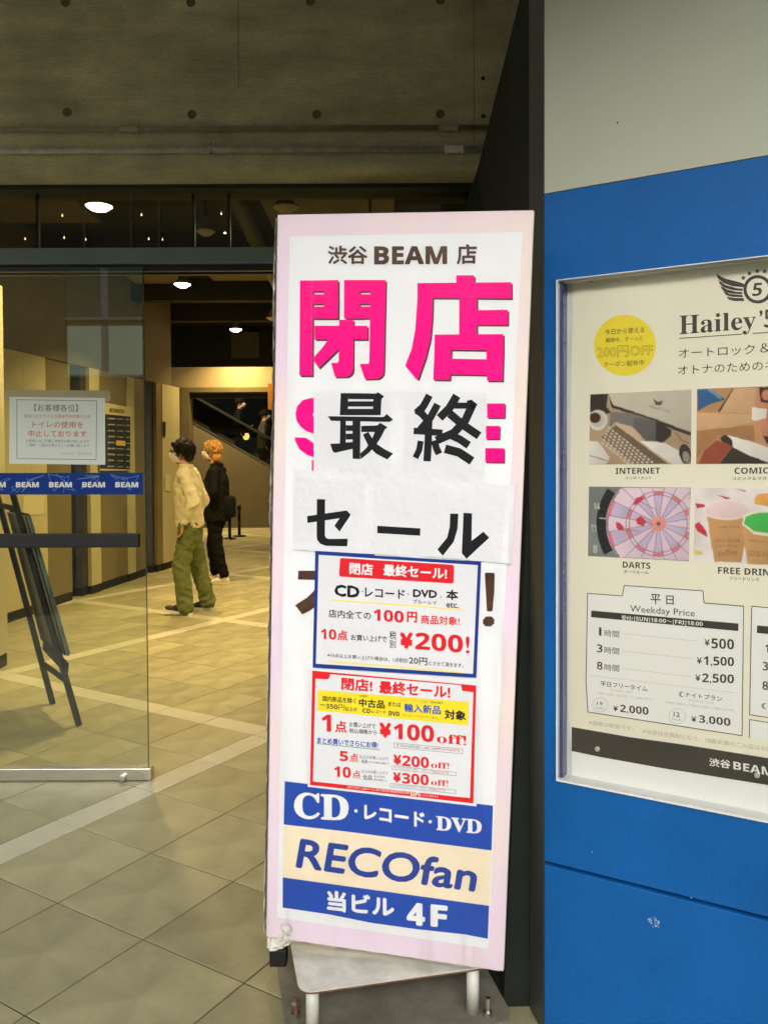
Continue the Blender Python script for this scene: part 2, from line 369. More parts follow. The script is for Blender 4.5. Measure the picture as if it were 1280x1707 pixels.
# ------------------------------------------------------------------ entrance frame and glazing
YG = 3.78
G_glass = glass('clear_glass', (.90, .93, .88, 1)); G_trans = glass('transom_glass', (.58, .60, .57, 1)); G_far = glass('escalator_glass', (.55, .55, .48, 1))
ent = empty('entrance_frame', (-2, YG, 0), 'grey steel entrance header with dark glazed transom under the concrete beam', 'door frame')
z_ht = atY(300, 417, YG).z; z_hb = atY(300, 444, YG).z
MB().box((-8, YG-.06, z_hb), (.9, YG+.10, z_ht), bev=.004).build('header_bar', M_frame, ent)
MB().box((-8, YG-.04, z_hb-.028), (.9, YG-.012, z_hb)).box((-8, YG+.03, z_hb-.028), (.9, YG+.06, z_hb)).build('door_track', mat('track_dark', (.03, .035, .035), .4, metal=.5), ent)
z_tt = atY(300, 322, YG).z
MB().box((-8, YB+.16, z_tt), (.9, YG+.10, z_tt+.06)).box((-8, YB+.165, z_tt+.062), (.9, YG+.2, 3.62)).build('top_frame', mat('dark_top_frame', (.02, .022, .022), .5, var=.2), ent)
MB().box((-8, YG, z_ht-.01), (.9, YG+.008, z_tt+.01)).build('transom_glass', G_trans, ent)
for x in (862, 1020, 170): 
    X = atY(x/2.667, 380, YG+.02).x; MB().box((X-.006, YG+.009, z_ht), (X+.006, YG+.03, z_tt)).build('mullion', M_jamb, ent)
for x in (140, 265, 82*2.667):
    if x > 300: continue
    X = atY(x, 380, YG-.02).x; mb = MB(); z = z_ht; k = 0
    while z < z_tt:
        mb.tube((X+(.003 if k % 2 else -.003), YG-.02, z), (X+(-.003 if k % 2 else .003), YG-.02, z+.012), .0022, n=5); z += .013; k += 1
    mb.build('chain', mat('chain_metal', (.13, .13, .11), .5, metal=.3), ent)
# glass door leaf
door = empty('glass_door', (atY(245, 1303, YG-.05).x, YG-.05, 0), 'frameless glass door leaf with steel bottom rail, black push bar and blue film band', 'door')
yd = YG-.055
Xr = atY(243, 900, yd).x; zr0, zr1 = atY(120, 1306, yd).z, atY(120, 1277, yd).z
zr0 = .004+0*zr0; zr1 = atY(120, 1279, yd).z
MB().box((-7.9, yd-.005, zr1-.01), (Xr, yd+.005, z_hb-.012), bev=.0015).build('glass_pane', G_glass, door)
MB().box((-7.9, yd-.024, zr0), (Xr+.018, yd+.024, zr1), bev=.003).build('bottom_rail', M_steel, door)
kp = atY(205, 1297, yd-.03); MB().lathe((kp.x, yd-.024, kp.z), [(.016, 0), (.016, -.012), (.011, -.014), (.011, -.024), (.0001, -.026)], 18, axis='Y').build('lock_knob', M_steel, door)
mk = mat('glass_edge', (.05, .07, .05), .15)
MB().box((Xr+.0005, yd-.004, zr1), (Xr+.0035, yd+.004, z_hb-.012)).build('glass_edge', mk, door)
eb = MB(); Xb0 = -7.9; Xb1 = atY(233, 900, yd-.06).x; zc = atY(120, 901, yd-.06).z
eb.box((Xb0, yd-.075, zc-.031), (Xb1, yd-.045, zc+.031), bev=.006); 
for X in (-2.35, Xb1-.06): eb.box((X-.02, yd-.046, zc-.02), (X+.02, yd-.006, zc+.02))
eb.build('push_bar', M_black, door)
PG = Plane((0, yd-.0062, 0), (1, 0, 0), (0, 0, 1)); ZK = Zone(PG, 0, 400, 3.969)
band_m = mat('blue_film', (.006, .040, .25), .5, spec=.15, var=.1, vscale=4)
Print(ZK, 0).P((-900, 1543), (946, 1540), (946, 1684), (-900, 1684)).build('film_band', band_m, door)
scr = Print(ZK, 1); let = Print(ZK, 2)
for k in range(-3, 5):
    cx = 182+219*(k)-0; 
    if k == 4: break
    rr = random.Random(k+40)
    pts = [(cx+rr.uniform(-118, 118), 1612+rr.choice((-1, 1))*rr.uniform(20, 64)) for _ in range(9)]
    for a, b in zip(pts, pts[1:]): scr.L(a, b, t=2.0)
    let.T(B('BEAM'), cx-76, 1601, 1637, cx+76, 1601, 1637, bold=.05)
scr.build('scribble_print', mat('film_pale_blue', (.22, .38, .70), .5), door); let.build('lettering', P['white'], door)
# notice taped on glass
nt = empty('notice', PG.w(ZK.q(380, 1480)), 'white printed notice with red Japanese text taped on the glass door above the blue band', 'notice')
Print(ZK, 1).P((30, 990), (730, 996), (731, 1068), (32, 1062)).build('paper_strip', mat('tape_olive', (.42, .37, .22), .7, var=.05), nt)
Print(ZK, 1.8).P((62, 1037), (695, 1045), (697, 1487), (62, 1480)).build('sheet', mat('notice_paper', (.74, .80, .74), .6, var=.02), nt)
pr = Print(ZK, 3); q = [(113, 1056), (640, 1064), (637, 1453), (113, 1446), (113, 1056)]; pr.L(*q, t=4)
pr.T('【お客様各位】', 228, 1084, 1132, 516, 1088, 1136, bold=.01)
pr.T('お客様にはご不便ご迷惑をお掛け致しますが', 172, 1318, 1338, 592, 1322, 1342).T('ご理解・ご協力の程よろしくお願い致します', 176, 1346, 1366, 592, 1350, 1370)
pr.build('lettering', P['grey'], nt)
Print(ZK, 3).T('新型コロナウイルス感染予防対策のため', 162, 1152, 1176, 600, 1156, 1180).T('トイレの使用を', 216, 1198, 1240, 552, 1202, 1244, bold=.01).T('中止しております', 188, 1258, 1300, 574, 1262, 1304, bold=.01).build('lettering', P['pred'], nt)
Print(ZK, 3).T('2020年3月　管理事務所', 400, 1403, 1421, 612, 1405, 1423).build('lettering', P['paleg'], nt)
# ------------------------------------------------------------------ right: blue wall, corner post, slanting dark wall
a = math.radians(-30.4); WX = Vector((math.cos(a), math.sin(a), 0)); WN = Vector((-math.sin(a)*-1, 0, 0))
corner = atY(907, 768, 2.05); corner.z = 0
PW = Plane(corner, WX, (0, 0, 1)); WNv = PW.n
wall = empty('blue_wall', corner, 'painted wall, pale grey above and blue below, right of the standing sign', 'wall')
ztop = (PW.hit(906, 323)[1]+PW.hit(1280, 260)[1])/2; zg = (PW.hit(906, 1438)[1]+PW.hit(1280, 1534)[1])/2
cz1 = (PW.hit(928, 468)[1]+PW.hit(1232, 430)[1])/2; cz0 = (PW.hit(928, 1303)[1]+PW.hit(1280, 1369)[1])/2
s0 = PW.hit(928, 900)[0]; S1, s1 = 1.9, 1.25
def wbox(name, a0, a1, z0, z1, m, d=.06, proud=0, bev=.0015, parent=wall):
    bm = MB().box((a0, 0, z0), (a1, d, z1), bev=bev); mb = MB()
    mb.add([corner+WX*v.x+WNv*(proud-v.y)+Vector((0, 0, v.z)) for v in bm.v], bm.f); return mb.build(name, m, parent)
gap = .005
wbox('upper_panel', 0, S1, ztop+.0015, 3.62, M_white)
wbox('blue_panel', 0, S1, cz1, ztop, M_blue, bev=.001)
wbox('blue_panel', 0, s0, cz0+.0, cz1-.0004, M_blue, bev=0)
wbox('blue_panel', s1, S1, cz0, cz1-.0004, M_blue, bev=0)
wbox('blue_panel', 0, S1, zg+gap, cz0-.0004, M_blue, bev=.001)
wbox('blue_panel', 0, S1, .003, zg-gap, M_blue, bev=.002)
wbox('backing', 0.001, S1, 0.0, 3.6, mat('wall_backing', (.004, .02, .07), .8), d=.07, proud=-.062, bev=0)
ZW = Zone(PW)
Print(ZW, 1).E(1029, 204, 1.6, 1.6, 10).build('screw_hole', M_black, wall)
fl = Print(ZW, 1); rr = random.Random(3)
for i in range(60):
    x, y = rr.uniform(1078, 1100), rr.uniform(1529, 1546)
    if abs((x-1078)/22-(y-1529)/17) < .55: fl.E(x, y, rr.uniform(.4, 1.3), rr.uniform(.4, 1.1), 6)
fl.E(987, 1421, 1, 1, 6).E(1152, 1497, 1.2, 1, 6).build('sticker_residue', mat('residue', (.42, .55, .66), .7), wall)
# edge post and slanting dark wall
post = MB(); pc = corner - WNv*.0
d1 = atY(882, 768, 2.15); d1.z = 0
post.prism([corner+WNv*.001-WX*.002, Vector((d1.x, d1.y, 0)), Vector((d1.x+.10, d1.y+.12, 0)), corner-WNv*.07+WX*.02], (0, 0, 3.62))
post = post.build('edge_post', mat('dark_grey_metal', (.075, .08, .072), .45, metal=.2, var=.15, vscale=3)); tagit(post, 'dark grey metal edge post between the blue wall and the dark slanting wall', 'post')
dw = MB()
def lv(px, py, Y=YB-.004): q = atY(px, py, Y); return q
top = lv(868, -10); mid = lv(795, 285); b = atY(882, 768, 2.151)
bot = atY(520, 1331, YB); zs = [0, mid.z-1.2, mid.z, top.z, 3.62]; xb = [bot.x, bot.x+(mid.x-bot.x)*(mid.z-1.2)/mid.z, mid.x, top.x, top.x+(top.x-mid.x)*(3.62-top.z)/(top.z-mid.z)]
vs = []; 
for z, x in zip(zs, xb): vs += [(b.x+.002-(.07 if z < .1 else (.03 if z < 1.3 else 0)), b.y+.004, z), (x, YB-.004, z), (x-.02, 5.2, z), (1.2, 5.2, z), (1.2, b.y+.2, z), (b.x+.1, b.y+.006, z)]
fs = [(k*6+i, k*6+(i+1) % 6, k*6+6+(i+1) % 6, k*6+6+i) for k in range(4) for i in range(6)]+[tuple(range(6))[::-1], tuple(range(24, 30))]
# shorten the part behind the beam so that the beam butts against it
dwo = link('slanting_wall', vs, fs, M_dark); tagit(dwo, 'dark slanting side wall behind the sign, closing the entrance on the right', 'wall')
# ------------------------------------------------------------------ display case and poster
case = empty('display_case', corner+WX*s0+Vector((0, 0, cz0)), 'recessed display case with thin white frame set in the blue wall', 'display case')
DEP = .042
def cbox(name, a0, a1, z0, z1, m, y0, y1, parent=case, bev=0):
    bm = MB().box((a0, y0, z0), (a1, y1, z1), bev=bev); mb = MB()
    mb.add([corner+WX*v.x-WNv*v.y+Vector((0, 0, v.z)) for v in bm.v], bm.f); return mb.build(name, m, parent)
M_trim = mat('white_trim', (.72, .74, .72), .35, var=.05); M_side = mat('reveal_reflection_tint', (.055, .075, .22), .22, var=.25, vscale=5, coat=.4)  # lilac base colour stands for the bluish reflection on the left reveal
t = .004
cbox('frame', s0, s0+t, cz0, cz1, M_trim, -.006, .01); cbox('frame', s0+t, s1, cz1-t*.6, cz1, M_trim, -.006, .01); cbox('frame', s0+t, s1, cz0, cz0+t, M_trim, -.006, .01)
cbox('reveal', s0+t, s0+t+.008, cz0+t, cz1-t, M_side, .0102, DEP)
cbox('reveal', s0+t+.008, s1, cz0+.0006, cz0+t, M_trim, .0102, DEP); cbox('reveal', s0+t+.008, s1, cz1-t, cz1-.0006, M_trim, .0102, DEP)
cbox('back_panel', s0+t+.0005, s1, cz0+t, cz1-t, mat('case_back', (.70, .70, .66), .5, var=.03), DEP+.0002, DEP+.006)
cbox('glass_cover', s0+t, s1, cz0+t, cz1-t*.6, glass('case_glass', (.99, .99, .985, 1), refl=.55), .0, .004)
PP = Plane(corner-WNv*(DEP-.0015), WX, (0, 0, 1))
poster = empty('cafe_poster', PP.w(PP.hit(1100, 1260)), 'cream cafe poster with photos, prices and winged emblem inside the display case', 'poster')
X0 = PP.hit(951, 900)[0]
Zr = Zone(PP)
def rectm(name, a0, a1, z0, z1, m, lay, par=poster):
    vs = [PP.w(q, lay) for q in ((a0, z0), (a1, z0), (a1, z1), (a0, z1))]; return link(name, vs, [(0, 1, 2, 3)], m, par)
xe = s1-.01
Print(Zr, 0).P((954, 466), (1400, 408), (1400, 1396), (953, 1305), (953, 1253), (946, 1180)).build('sheet', P['card'], poster)
Print(Zr, 1).P((954, 466), (1400, 408), (1400, 1280), (953, 1213), (947, 1160)).build('cream_field', P['poster'], poster)
Print(Zr, 2).P((953, 1212), (1050, 1229), (1150, 1243), (1280, 1264), (1400, 1285), (1400, 1332), (1280, 1309), (1100, 1280), (1000, 1262), (953, 1252)).build('dark_band', P['dk'], poster)
ZF = Zone(PP, 900, 430, 3.368)
Print(ZF, 1.5).E(484, 500, 176, 172, 48).build('sticker_shadow_print', mat('poster_shade', (.62, .58, .42), .5), poster) if False else None
ys = Print(ZF, 2).E(477, 490, 174, 171, 56).build('yellow_circle', mat('sticker_yellow', (.90, .73, .03), .4), poster)
Print(ZF, 3).T('今日から使える', 365, 400, 432, 588, 386, 418, bold=.012).T('期間中、ずーっと', 370, 450, 476, 578, 436, 463, bold=.006).T('200円OFF', 322, 497, 564, 634, 482, 549, bold=.035).T('クーポン配布中', 358, 584, 614, 585, 570, 601, bold=.008).build('lettering', mat('sticker_brown', (.16, .13, .02), .5), poster)
Print(ZF, 4).T('200円OFF', 325, 500, 561, 631, 485, 546, bold=.004).build('lettering', MATS['sticker_yellow'], poster)
lg = Print(ZF, 2)
lg.P((988, 88), (1040, 115), (1100, 130), (1143, 143), (1152, 155), (1140, 163), (1080, 158), (1030, 140), (1000, 115))
lg.P((1000, 122), (1040, 150), (1100, 168), (1140, 172), (1137, 184), (1080, 180), (1030, 164), (1010, 145))
lg.P((1012, 155), (1050, 176), (1100, 189), (1136, 191), (1136, 202), (1080, 200), (1040, 190), (1022, 175))
lg.P((1028, 185), (1070, 202), (1138, 208), (1140, 219), (1080, 217), (1045, 207))
lg.P((1048, 216), (1090, 224), (1142, 225), (1148, 240), (1090, 241), (1060, 232))
lg.ring(1222, 175, 62, 80, n=48).stars([(1142, 111), (1176, 86), (1220, 73), (1262, 74), (1300, 90)], 16)
lg.T(B('5'), 1190, 140, 214, 1242, 138, 212, bold=.0, sh=10)
lg.P((1300, 150), (1400, 130), (1450, 90), (1440, 140), (1400, 190), (1310, 210))
lg.T(S('Hailey'), 783, 322, 460, 1212, 296, 424, bold=.006, res=4).T('’', 1232, 292, 330, 1250, 290, 328, bold=.03).T(S('5'), 1258, 290, 392, 1312, 286, 388, bold=.01).T('Ｓ', 1320, 320, 385, 1370, 316, 381)
lg.L((782, 451), (1136, 427), t=4.5).L((1194, 423), (1420, 408), t=4.5)
lg.T('オートロック', 778, 510, 562, 1206, 484, 540).T('＆', 1236, 480, 532, 1292, 476, 528).T('オトナのための', 775, 606, 655, 1252, 578, 630).T('ネットカフェ', 1264, 580, 628, 1560, 560, 608)
lg.build('lettering', P['dk'], poster)
ZG = Zone(PP, 900, 640, 3.368)
tx = Print(ZG, 2)
tx.T(B('INTERNET'), 425, 472, 505, 675, 470, 503).T('インターネット', 480, 519, 536, 626, 519, 536, bold=.01).T(B('COMIC'), 1092, 470, 505, 1284, 468, 503).T('コミック＆マガジン', 1080, 521, 541, 1330, 520, 540, bold=.01)
tx.T(B('DARTS'), 465, 997, 1032, 620, 1004, 1039).T('ダーツルーム', 470, 1043, 1063, 610, 1048, 1069, bold=.01).T(B('FREE DRINK'), 1000, 1028, 1064, 1335, 1042, 1080).T('フリードリンク', 1063, 1081, 1101, 1230, 1089, 1110, bold=.01)
ZI = Zone(PP, 960, 960, 4)
Print(ZI, 2).P((78, 116), (310, 134), (322, 64), (846, 100), (854, 180), (1118, 202), (1108, 1066), (80, 908), (68, 700)).build('price_card', P['card'], poster)
Print(ZI, 2).P((1172, 202), (1700, 250), (1700, 1015), (1158, 925)).P((1158, 958), (1700, 1045), (1700, 1180), (1156, 1082)).build('price_card', P['card'], poster)
tx.z = ZI; tx.lay = 3
tx.L((78, 116), (310, 134), (322, 64), (846, 100), (854, 180), (1118, 202), (1108, 1066), (80, 908), (68, 700), (78, 116), t=5)
tx.L((1700, 250), (1172, 202), (1158, 925), (1700, 1015), t=5).L((1700, 1045), (1158, 958), (1156, 1082), t=5)
tx.T('平', 497, 120, 188, 566, 124, 190, bold=.01).T('日', 602, 130, 190, 652, 132, 192, bold=.01).T('Weekday Price', 362, 195, 252, 792, 228, 285)
tx.P((103, 231), (1084, 318), (1082, 368), (101, 275)).P((1208, 330), (1700, 375), (1700, 430), (1206, 380))
for yy, d, pr_, x in ((342, '1', '500', 858), (455, '3', '1,500', 806), (570, '8', '2,500', 796)):
    tx.T(d, 140 if d != '1' else 154, yy, yy+55, 178 if d != '1' else 170, yy+3, yy+58, bold=.01).T('時間', 190, yy+16, yy+62, 288, yy+25, yy+70)
    dy = {'1': 0, '3': 1, '8': 1}[d]
    yp = {'1': 415, '3': 535, '8': 650}[d]
    tx.T('¥', x, yp+6, yp+50, x+34, yp+9, yp+53, bold=.02).T(B(pr_), x+46, yp, yp+68, 1054, yp+8, yp+76, bold=.0)
tx.T(B('1'), 1262, 455, 508, 1285, 458, 511).T('3', 1245, 572, 630, 1282, 575, 633, bold=.01).T('8', 1243, 700, 760, 1282, 703, 763, bold=.01)
tx.T('平日フリータイム', 165, 700, 735, 478, 738, 772, bold=.01).T('☾', 688, 772, 806, 716, 774, 808, bold=.02).T('ナイトプラン', 728, 775, 806, 975, 802, 838, bold=.01).T('☾', 1238, 848, 885, 1268, 850, 887, bold=.02)
tx.T('¥', 250, 865, 900, 280, 868, 903, bold=.03).T(B('2,000'), 295, 858, 915, 484, 876, 935).T('¥', 770, 935, 973, 802, 938, 976, bold=.03).T(B('3,000'), 820, 928, 985, 1030, 950, 1010)
tx.T('12', 652, 906, 938, 692, 910, 942, bold=.01).T('19', 140, 838, 862, 178, 842, 866)
tx.build('lettering', P['dk'], poster)
tg = Print(ZI, 3)
for l0, l1 in (((310, 384), (798, 434)), ((308, 500), (782, 553)), ((306, 616), (778, 674)), ((98, 664), (1060, 780))): tg.L(l0, l1, t=2)
tg.ring(163, 860, 49, 52, k=.95).ring(675, 936, 54, 57, k=.92).T('hour', 135, 866, 888, 195, 872, 894).T('hour', 643, 940, 962, 706, 948, 970)
tg.T('受付/9:00〜18:00', 228, 754, 768, 375, 768, 782).T('月曜日〜木曜日（祝日を除く）のご利用が対象です', 148, 775, 790, 512, 818, 833).T('受付/18:00〜23:00', 750, 820, 834, 918, 842, 856).T('終電後の始発待ちや仮眠など深夜のご利用におすすめ', 597, 835, 850, 1052, 890, 906)
ZJ = Zone(PP, 900, 1150, 3.368); tg.z = ZJ
tg.T('※価格は税抜です。', 275, 170, 196, 528, 205, 232).T('※当店は会員制となり、18歳未満のご入店はお断り', 578, 218, 245, 1340, 326, 356)
tg.build('lettering', P['paleg'], poster)
tw = Print(ZI, 4).T('受付/', 305, 262, 294, 380, 268, 302, bold=.02).T(B('[SUN]18:00〜[FRI]18:00'), 388, 270, 304, 846, 308, 342)
tw.z = ZJ; tw.lay = 3.2; tw.T('渋谷', 950, 382, 428, 1070, 394, 444, bold=.03).T(B('BEAM'), 1086, 402, 445, 1310, 440, 486)
tw.build('lettering', P['card'], poster)
# four photos -------------------------------------------------
import numpy as np
PCOL = {}
M_photo = bpy.data.materials.new('printed_photo_colours'); M_photo.use_nodes = True
_n, _l = M_photo.node_tree.nodes, M_photo.node_tree.links; _a = _n.new('ShaderNodeVertexColor'); _a.layer_name = 'ink'
_l.new(_a.outputs[0], _n['Principled BSDF'].inputs['Base Color']); _n['Principled BSDF'].inputs['Roughness'].default_value = .45
def photo(base, polys, label, quad):
    """a flat printed photo: the shapes are rasterised on a fine grid of faces whose corner colours are the inks"""
    x0, x1 = min(q[0] for q in quad), max(q[0] for q in quad); y0, y1 = min(q[1] for q in quad), max(q[1] for q in quad)
    st = 3.0; nx, ny = int((x1-x0)/st)+1, int((y1-y0)/st)+1
    X, Y = np.meshgrid(np.linspace(x0, x1, nx), np.linspace(y0, y1, ny)); img = np.ones((ny, nx, 3))*np.array(PCOL[base.name])
    rs = np.random.RandomState(len(polys)); 
    def low(n_):
        g_ = rs.rand(n_+2, n_+3); yy, xx = np.linspace(0, n_, ny), np.linspace(0, n_+1, nx); yi, xi = yy.astype(int), xx.astype(int); fy, fx = (yy-yi)[:, None], (xx-xi)[None]; fy = fy*fy*(3-2*fy); fx = fx*fx*(3-2*fx)
        return (g_[np.ix_(yi, xi)]*(1-fx)+g_[np.ix_(yi, xi+1)]*fx)*(1-fy)+(g_[np.ix_(yi+1, xi)]*(1-fx)+g_[np.ix_(yi+1, xi+1)]*fx)*fy
    img *= (1+.25*(low(3)-.5))[..., None]
    for i, (m, kind, *a) in enumerate(polys):
        pr = Print(ZG, 0); shapes = []
        pr.P = lambda *pts: (shapes.append(pts), pr)[1]
        for k in a if kind == 'many' else [(kind, *a)]:
            kk, *aa = k; kw = aa.pop() if aa and isinstance(aa[-1], dict) else {}
            if kk == 'T':
                t_, xl, yt, yb, xr, *r_ = aa; yrt, yrb = (r_+[yt, yb])[:2] if r_ else (yt, yb); vs, fs = text2d(t_, 0, 2)
                q_ = [(xl+(xr-xl)*u, (yb*(1-u)+yrb*u)*(1-v)+(yt*(1-u)+yrt*u)*v) for u, v in vs]; shapes += [tuple(q_[e] for e in f) for f in fs]
            else: getattr(pr, kk)(*aa, **kw)
        col = np.array(PCOL[m.name])
        for pts in shapes:
            bx0, bx1 = min(p[0] for p in pts), max(p[0] for p in pts); by0, by1 = min(p[1] for p in pts), max(p[1] for p in pts)
            ix = np.where((X[0] >= bx0-st) & (X[0] <= bx1+st))[0]; iy = np.where((Y[:, 0] >= by0-st) & (Y[:, 0] <= by1+st))[0]
            if not len(ix) or not len(iy): continue
            sl_ = np.ix_(iy, ix); cov = np.zeros((len(iy), len(ix)))
            for ox, oy in ((-.75, -.75), (.75, -.75), (-.75, .75), (.75, .75)):
                xs, ys = X[sl_]+ox, Y[sl_]+oy; ins = np.zeros(xs.shape, bool)
                for (ax, ay), (bx, by) in zip(pts, pts[1:]+pts[:1]):
                    if ay == by: continue
                    ins ^= ((ay > ys) != (by > ys)) & (xs < (bx-ax)*(ys-ay)/(by-ay)+ax)
                cov += ins/4
            big_ = min(1, max(bx1-bx0, by1-by0)/60); gx = (X[sl_]-bx0)/max(1, bx1-bx0); gy = (Y[sl_]-by0)/max(1, by1-by0)
            sh_ = 1+big_*(.16-.30*(.55*gx+.45*gy)); c_ = col[None, None]*sh_[..., None]; img[sl_] = img[sl_]*(1-cov[..., None])+c_*cov[..., None]
    for _ in range(1):
        p = np.pad(img, ((1, 1), (1, 1), (0, 0)), 'edge'); img = (p[:-2, 1:-1]+p[2:, 1:-1]+p[1:-1, :-2]+p[1:-1, 2:]+4*p[1:-1, 1:-1])/8
    img = np.clip(img*(1+.10*(low(9)-.5)+.05*(rs.rand(ny, nx)-.5))[..., None], 0, .9)
    tl, tr, br, bl = quad; vs = []
    for r_i in range(ny):
        v = r_i/(ny-1); 
        for c_i in range(nx):
            u = c_i/(nx-1); x = (tl[0]*(1-u)+tr[0]*u)*(1-v)+(bl[0]*(1-u)+br[0]*u)*v; y = (tl[1]*(1-u)+tr[1]*u)*(1-v)+(bl[1]*(1-u)+br[1]*u)*v; vs.append(ZG.pw(x, y, 2.2))
    # sample the raster where each grid point falls
    fs = [(b_*nx+a_, (b_+1)*nx+a_, (b_+1)*nx+a_+1, b_*nx+a_+1) for b_ in range(ny-1) for a_ in range(nx-1)]
    o = link('printed_photo', vs, fs, M_photo, poster); o['label'] = label
    ca = o.data.color_attributes.new('ink', 'FLOAT_COLOR', 'POINT'); U, V_ = np.meshgrid(np.linspace(0, 1, nx), np.linspace(0, 1, ny))
    XX = (tl[0]*(1-U)+tr[0]*U)*(1-V_)+(bl[0]*(1-U)+br[0]*U)*V_; YY = (tl[1]*(1-U)+tr[1]*U)*(1-V_)+(bl[1]*(1-U)+br[1]*U)*V_
    I = np.clip(np.round((XX-x0)/(x1-x0)*(nx-1)).astype(int), 0, nx-1); J = np.clip(np.round((YY-y0)/(y1-y0)*(ny-1)).astype(int), 0, ny-1)
    ca.data.foreach_set('color', np.concatenate([img[J, I], np.ones((ny, nx, 1))], 2).astype(np.float32).ravel())
def C(n, *c, var=0, vs=12):
    class Ink: pass
    k = Ink(); k.name = n; PCOL[n] = rgb(*c)[:3]; return k
def clipx(v, lo, hi): return max(lo, min(hi, v))
beige = C('beige', 178, 150, 118, var=.15); dkb = C('dark', 52, 40, 30, var=.3, vs=20); wht = C('white', 222, 216, 205, var=.05); tan = C('tan', 200, 172, 140, var=.1)
silver = C('silver', 196, 188, 168, var=.04); key = C('key', 205, 190, 168); keyd = C('keydark', 110, 92, 72); cof = C('coffee', 74, 34, 20); lg_ = C('grey', 120, 112, 104, var=.2)
keys = []
for r in range(6):
    for c_ in range(13):
        x = 385+c_*20-r*7; y = 238+c_*16.0+r*17
        if y+12 < 448 and x > 345: keys.append(('P', (x, y), (x+14, y+8), (x+9, y+18), (x-5, y+10)))
photo(beige, [(lg_, 'P', (283, 58), (385, 56), (420, 130), (560, 180), (700, 230), (848, 290), (848, 60), (840, 33)), (dkb, 'P', (283, 58), (383, 55), (375, 130), (400, 160), (330, 180), (278, 150)),
    (silver, 'P', (385, 54), (850, 32), (849, 268), (780, 245), (650, 195), (500, 145), (410, 118)), (dkb, 'P', (388, 60), (412, 118), (500, 148), (650, 200), (849, 275), (849, 292), (640, 215), (500, 165), (402, 132)),
    (lg_, 'P', (392, 155), (520, 165), (640, 205), (650, 320), (392, 330)), (dkb, 'P', (530, 190), (650, 205), (740, 260), (735, 290), (690, 330), (600, 310), (530, 250)), (C('stand', 96, 92, 90), 'P', (530, 190), (650, 205), (650, 318), (585, 305), (528, 248)),
    (tan, 'P', (425, 215), (520, 240), (600, 330), (740, 450), (560, 451), (345, 300)), (wht, 'P', (560, 320), (700, 330), (790, 380), (800, 449), (740, 449)),
    (keyd, 'P', (345, 298), (425, 228), (720, 449), (520, 451)), (key, 'many', *keys), (wht, 'E', 325, 203, 54, 58), (C('saucer', 205, 195, 185), 'E', 322, 195, 44, 46), (cof, 'E', 309, 190, 32, 30), (wht, 'P', (276, 320), (330, 325), (392, 415), (370, 451), (276, 451)),
    (C('gold', 150, 110, 60), 'L', (278, 402), (375, 430), {'t': 5}), (dkb, 'E', 815, 392, 33, 55, 24, -.15), (C('mouse', 150, 140, 125), 'E', 820, 410, 20, 30, 20, -.15), (dkb, 'L', (760, 270), (800, 320), (840, 335), {'t': 4}),
    (C('logo', 90, 86, 80), 'many', ('P', (636, 82), (662, 100), (690, 92), (680, 118), (650, 118)), ('T', 'Hailey’5 Café', 612, 115, 135, 728, 148, 166, {'bold': .01}))],
    'photo of a keyboard, mouse and coffee cup on a desk', ((283, 58), (850, 32), (848, 450), (276, 452)))
cus = C('cushion', 40, 92, 140, var=.15); ltan = C('lighttan', 205, 165, 120, var=.1); skin = C('skin', 196, 130, 96); red2 = C('leather', 150, 70, 45, var=.15)
photo(C('sofa', 190, 142, 92, var=.12), [(cus, 'P', (884, 31), (960, 28), (1030, 75), (1040, 90), (960, 110), (884, 155)), (C('cushion2', 110, 150, 180), 'P', (935, 30), (960, 28), (1028, 72), (1010, 85)), (dkb, 'P', (1085, 24), (1090, 30), (1045, 120), (1005, 158), (1000, 152)),
    (ltan, 'P', (1090, 24), (1215, 20), (1205, 165), (1010, 160)), (ltan, 'P', (880, 158), (1185, 170), (1190, 215), (1040, 250), (880, 262)), (C('sofashade', 165, 118, 74, var=.1), 'P', (880, 262), (1200, 230), (1205, 330), (1080, 300), (1000, 285), (880, 420)),
    (skin, 'P', (1215, 20), (1290, 16), (1290, 330), (1250, 300), (1240, 220), (1205, 200)), (C('hair', 50, 30, 22), 'P', (1230, 20), (1290, 18), (1290, 110), (1240, 100), (1232, 60)), (skin, 'E', 1270, 62, 26, 30), (wht, 'P', (1190, 130), (1275, 140), (1268, 200), (1245, 215), (1188, 200)),
    (skin, 'P', (1200, 210), (1270, 190), (1290, 290), (1250, 270)), (dkb, 'P', (1250, 290), (1290, 300), (1290, 350), (1270, 330)), (red2, 'P', (990, 315), (1080, 350), (1000, 448), (888, 448), (925, 370)), (dkb, 'P', (1010, 300), (1040, 285), (1080, 310), (1080, 350), (1020, 325)),
    (dkb, 'P', (1080, 352), (1180, 400), (1290, 445), (1290, 449), (1003, 449)), (wht, 'P', (1050, 288), (1180, 320), (1290, 362), (1290, 440), (1180, 405), (1085, 355), (1078, 315))],
    'photo of a person reading on a tan sofa', ((882, 28), (1290, 12), (1290, 448), (877, 450)))
dart_bg = C('boardgrey', 128, 134, 128, var=.08); pink = C('boardpink', 226, 202, 214, var=.08); wire = C('wire', 120, 88, 108); redr = C('ringred', 222, 120, 130); lil = C('lilac', 196, 180, 206, var=.1)
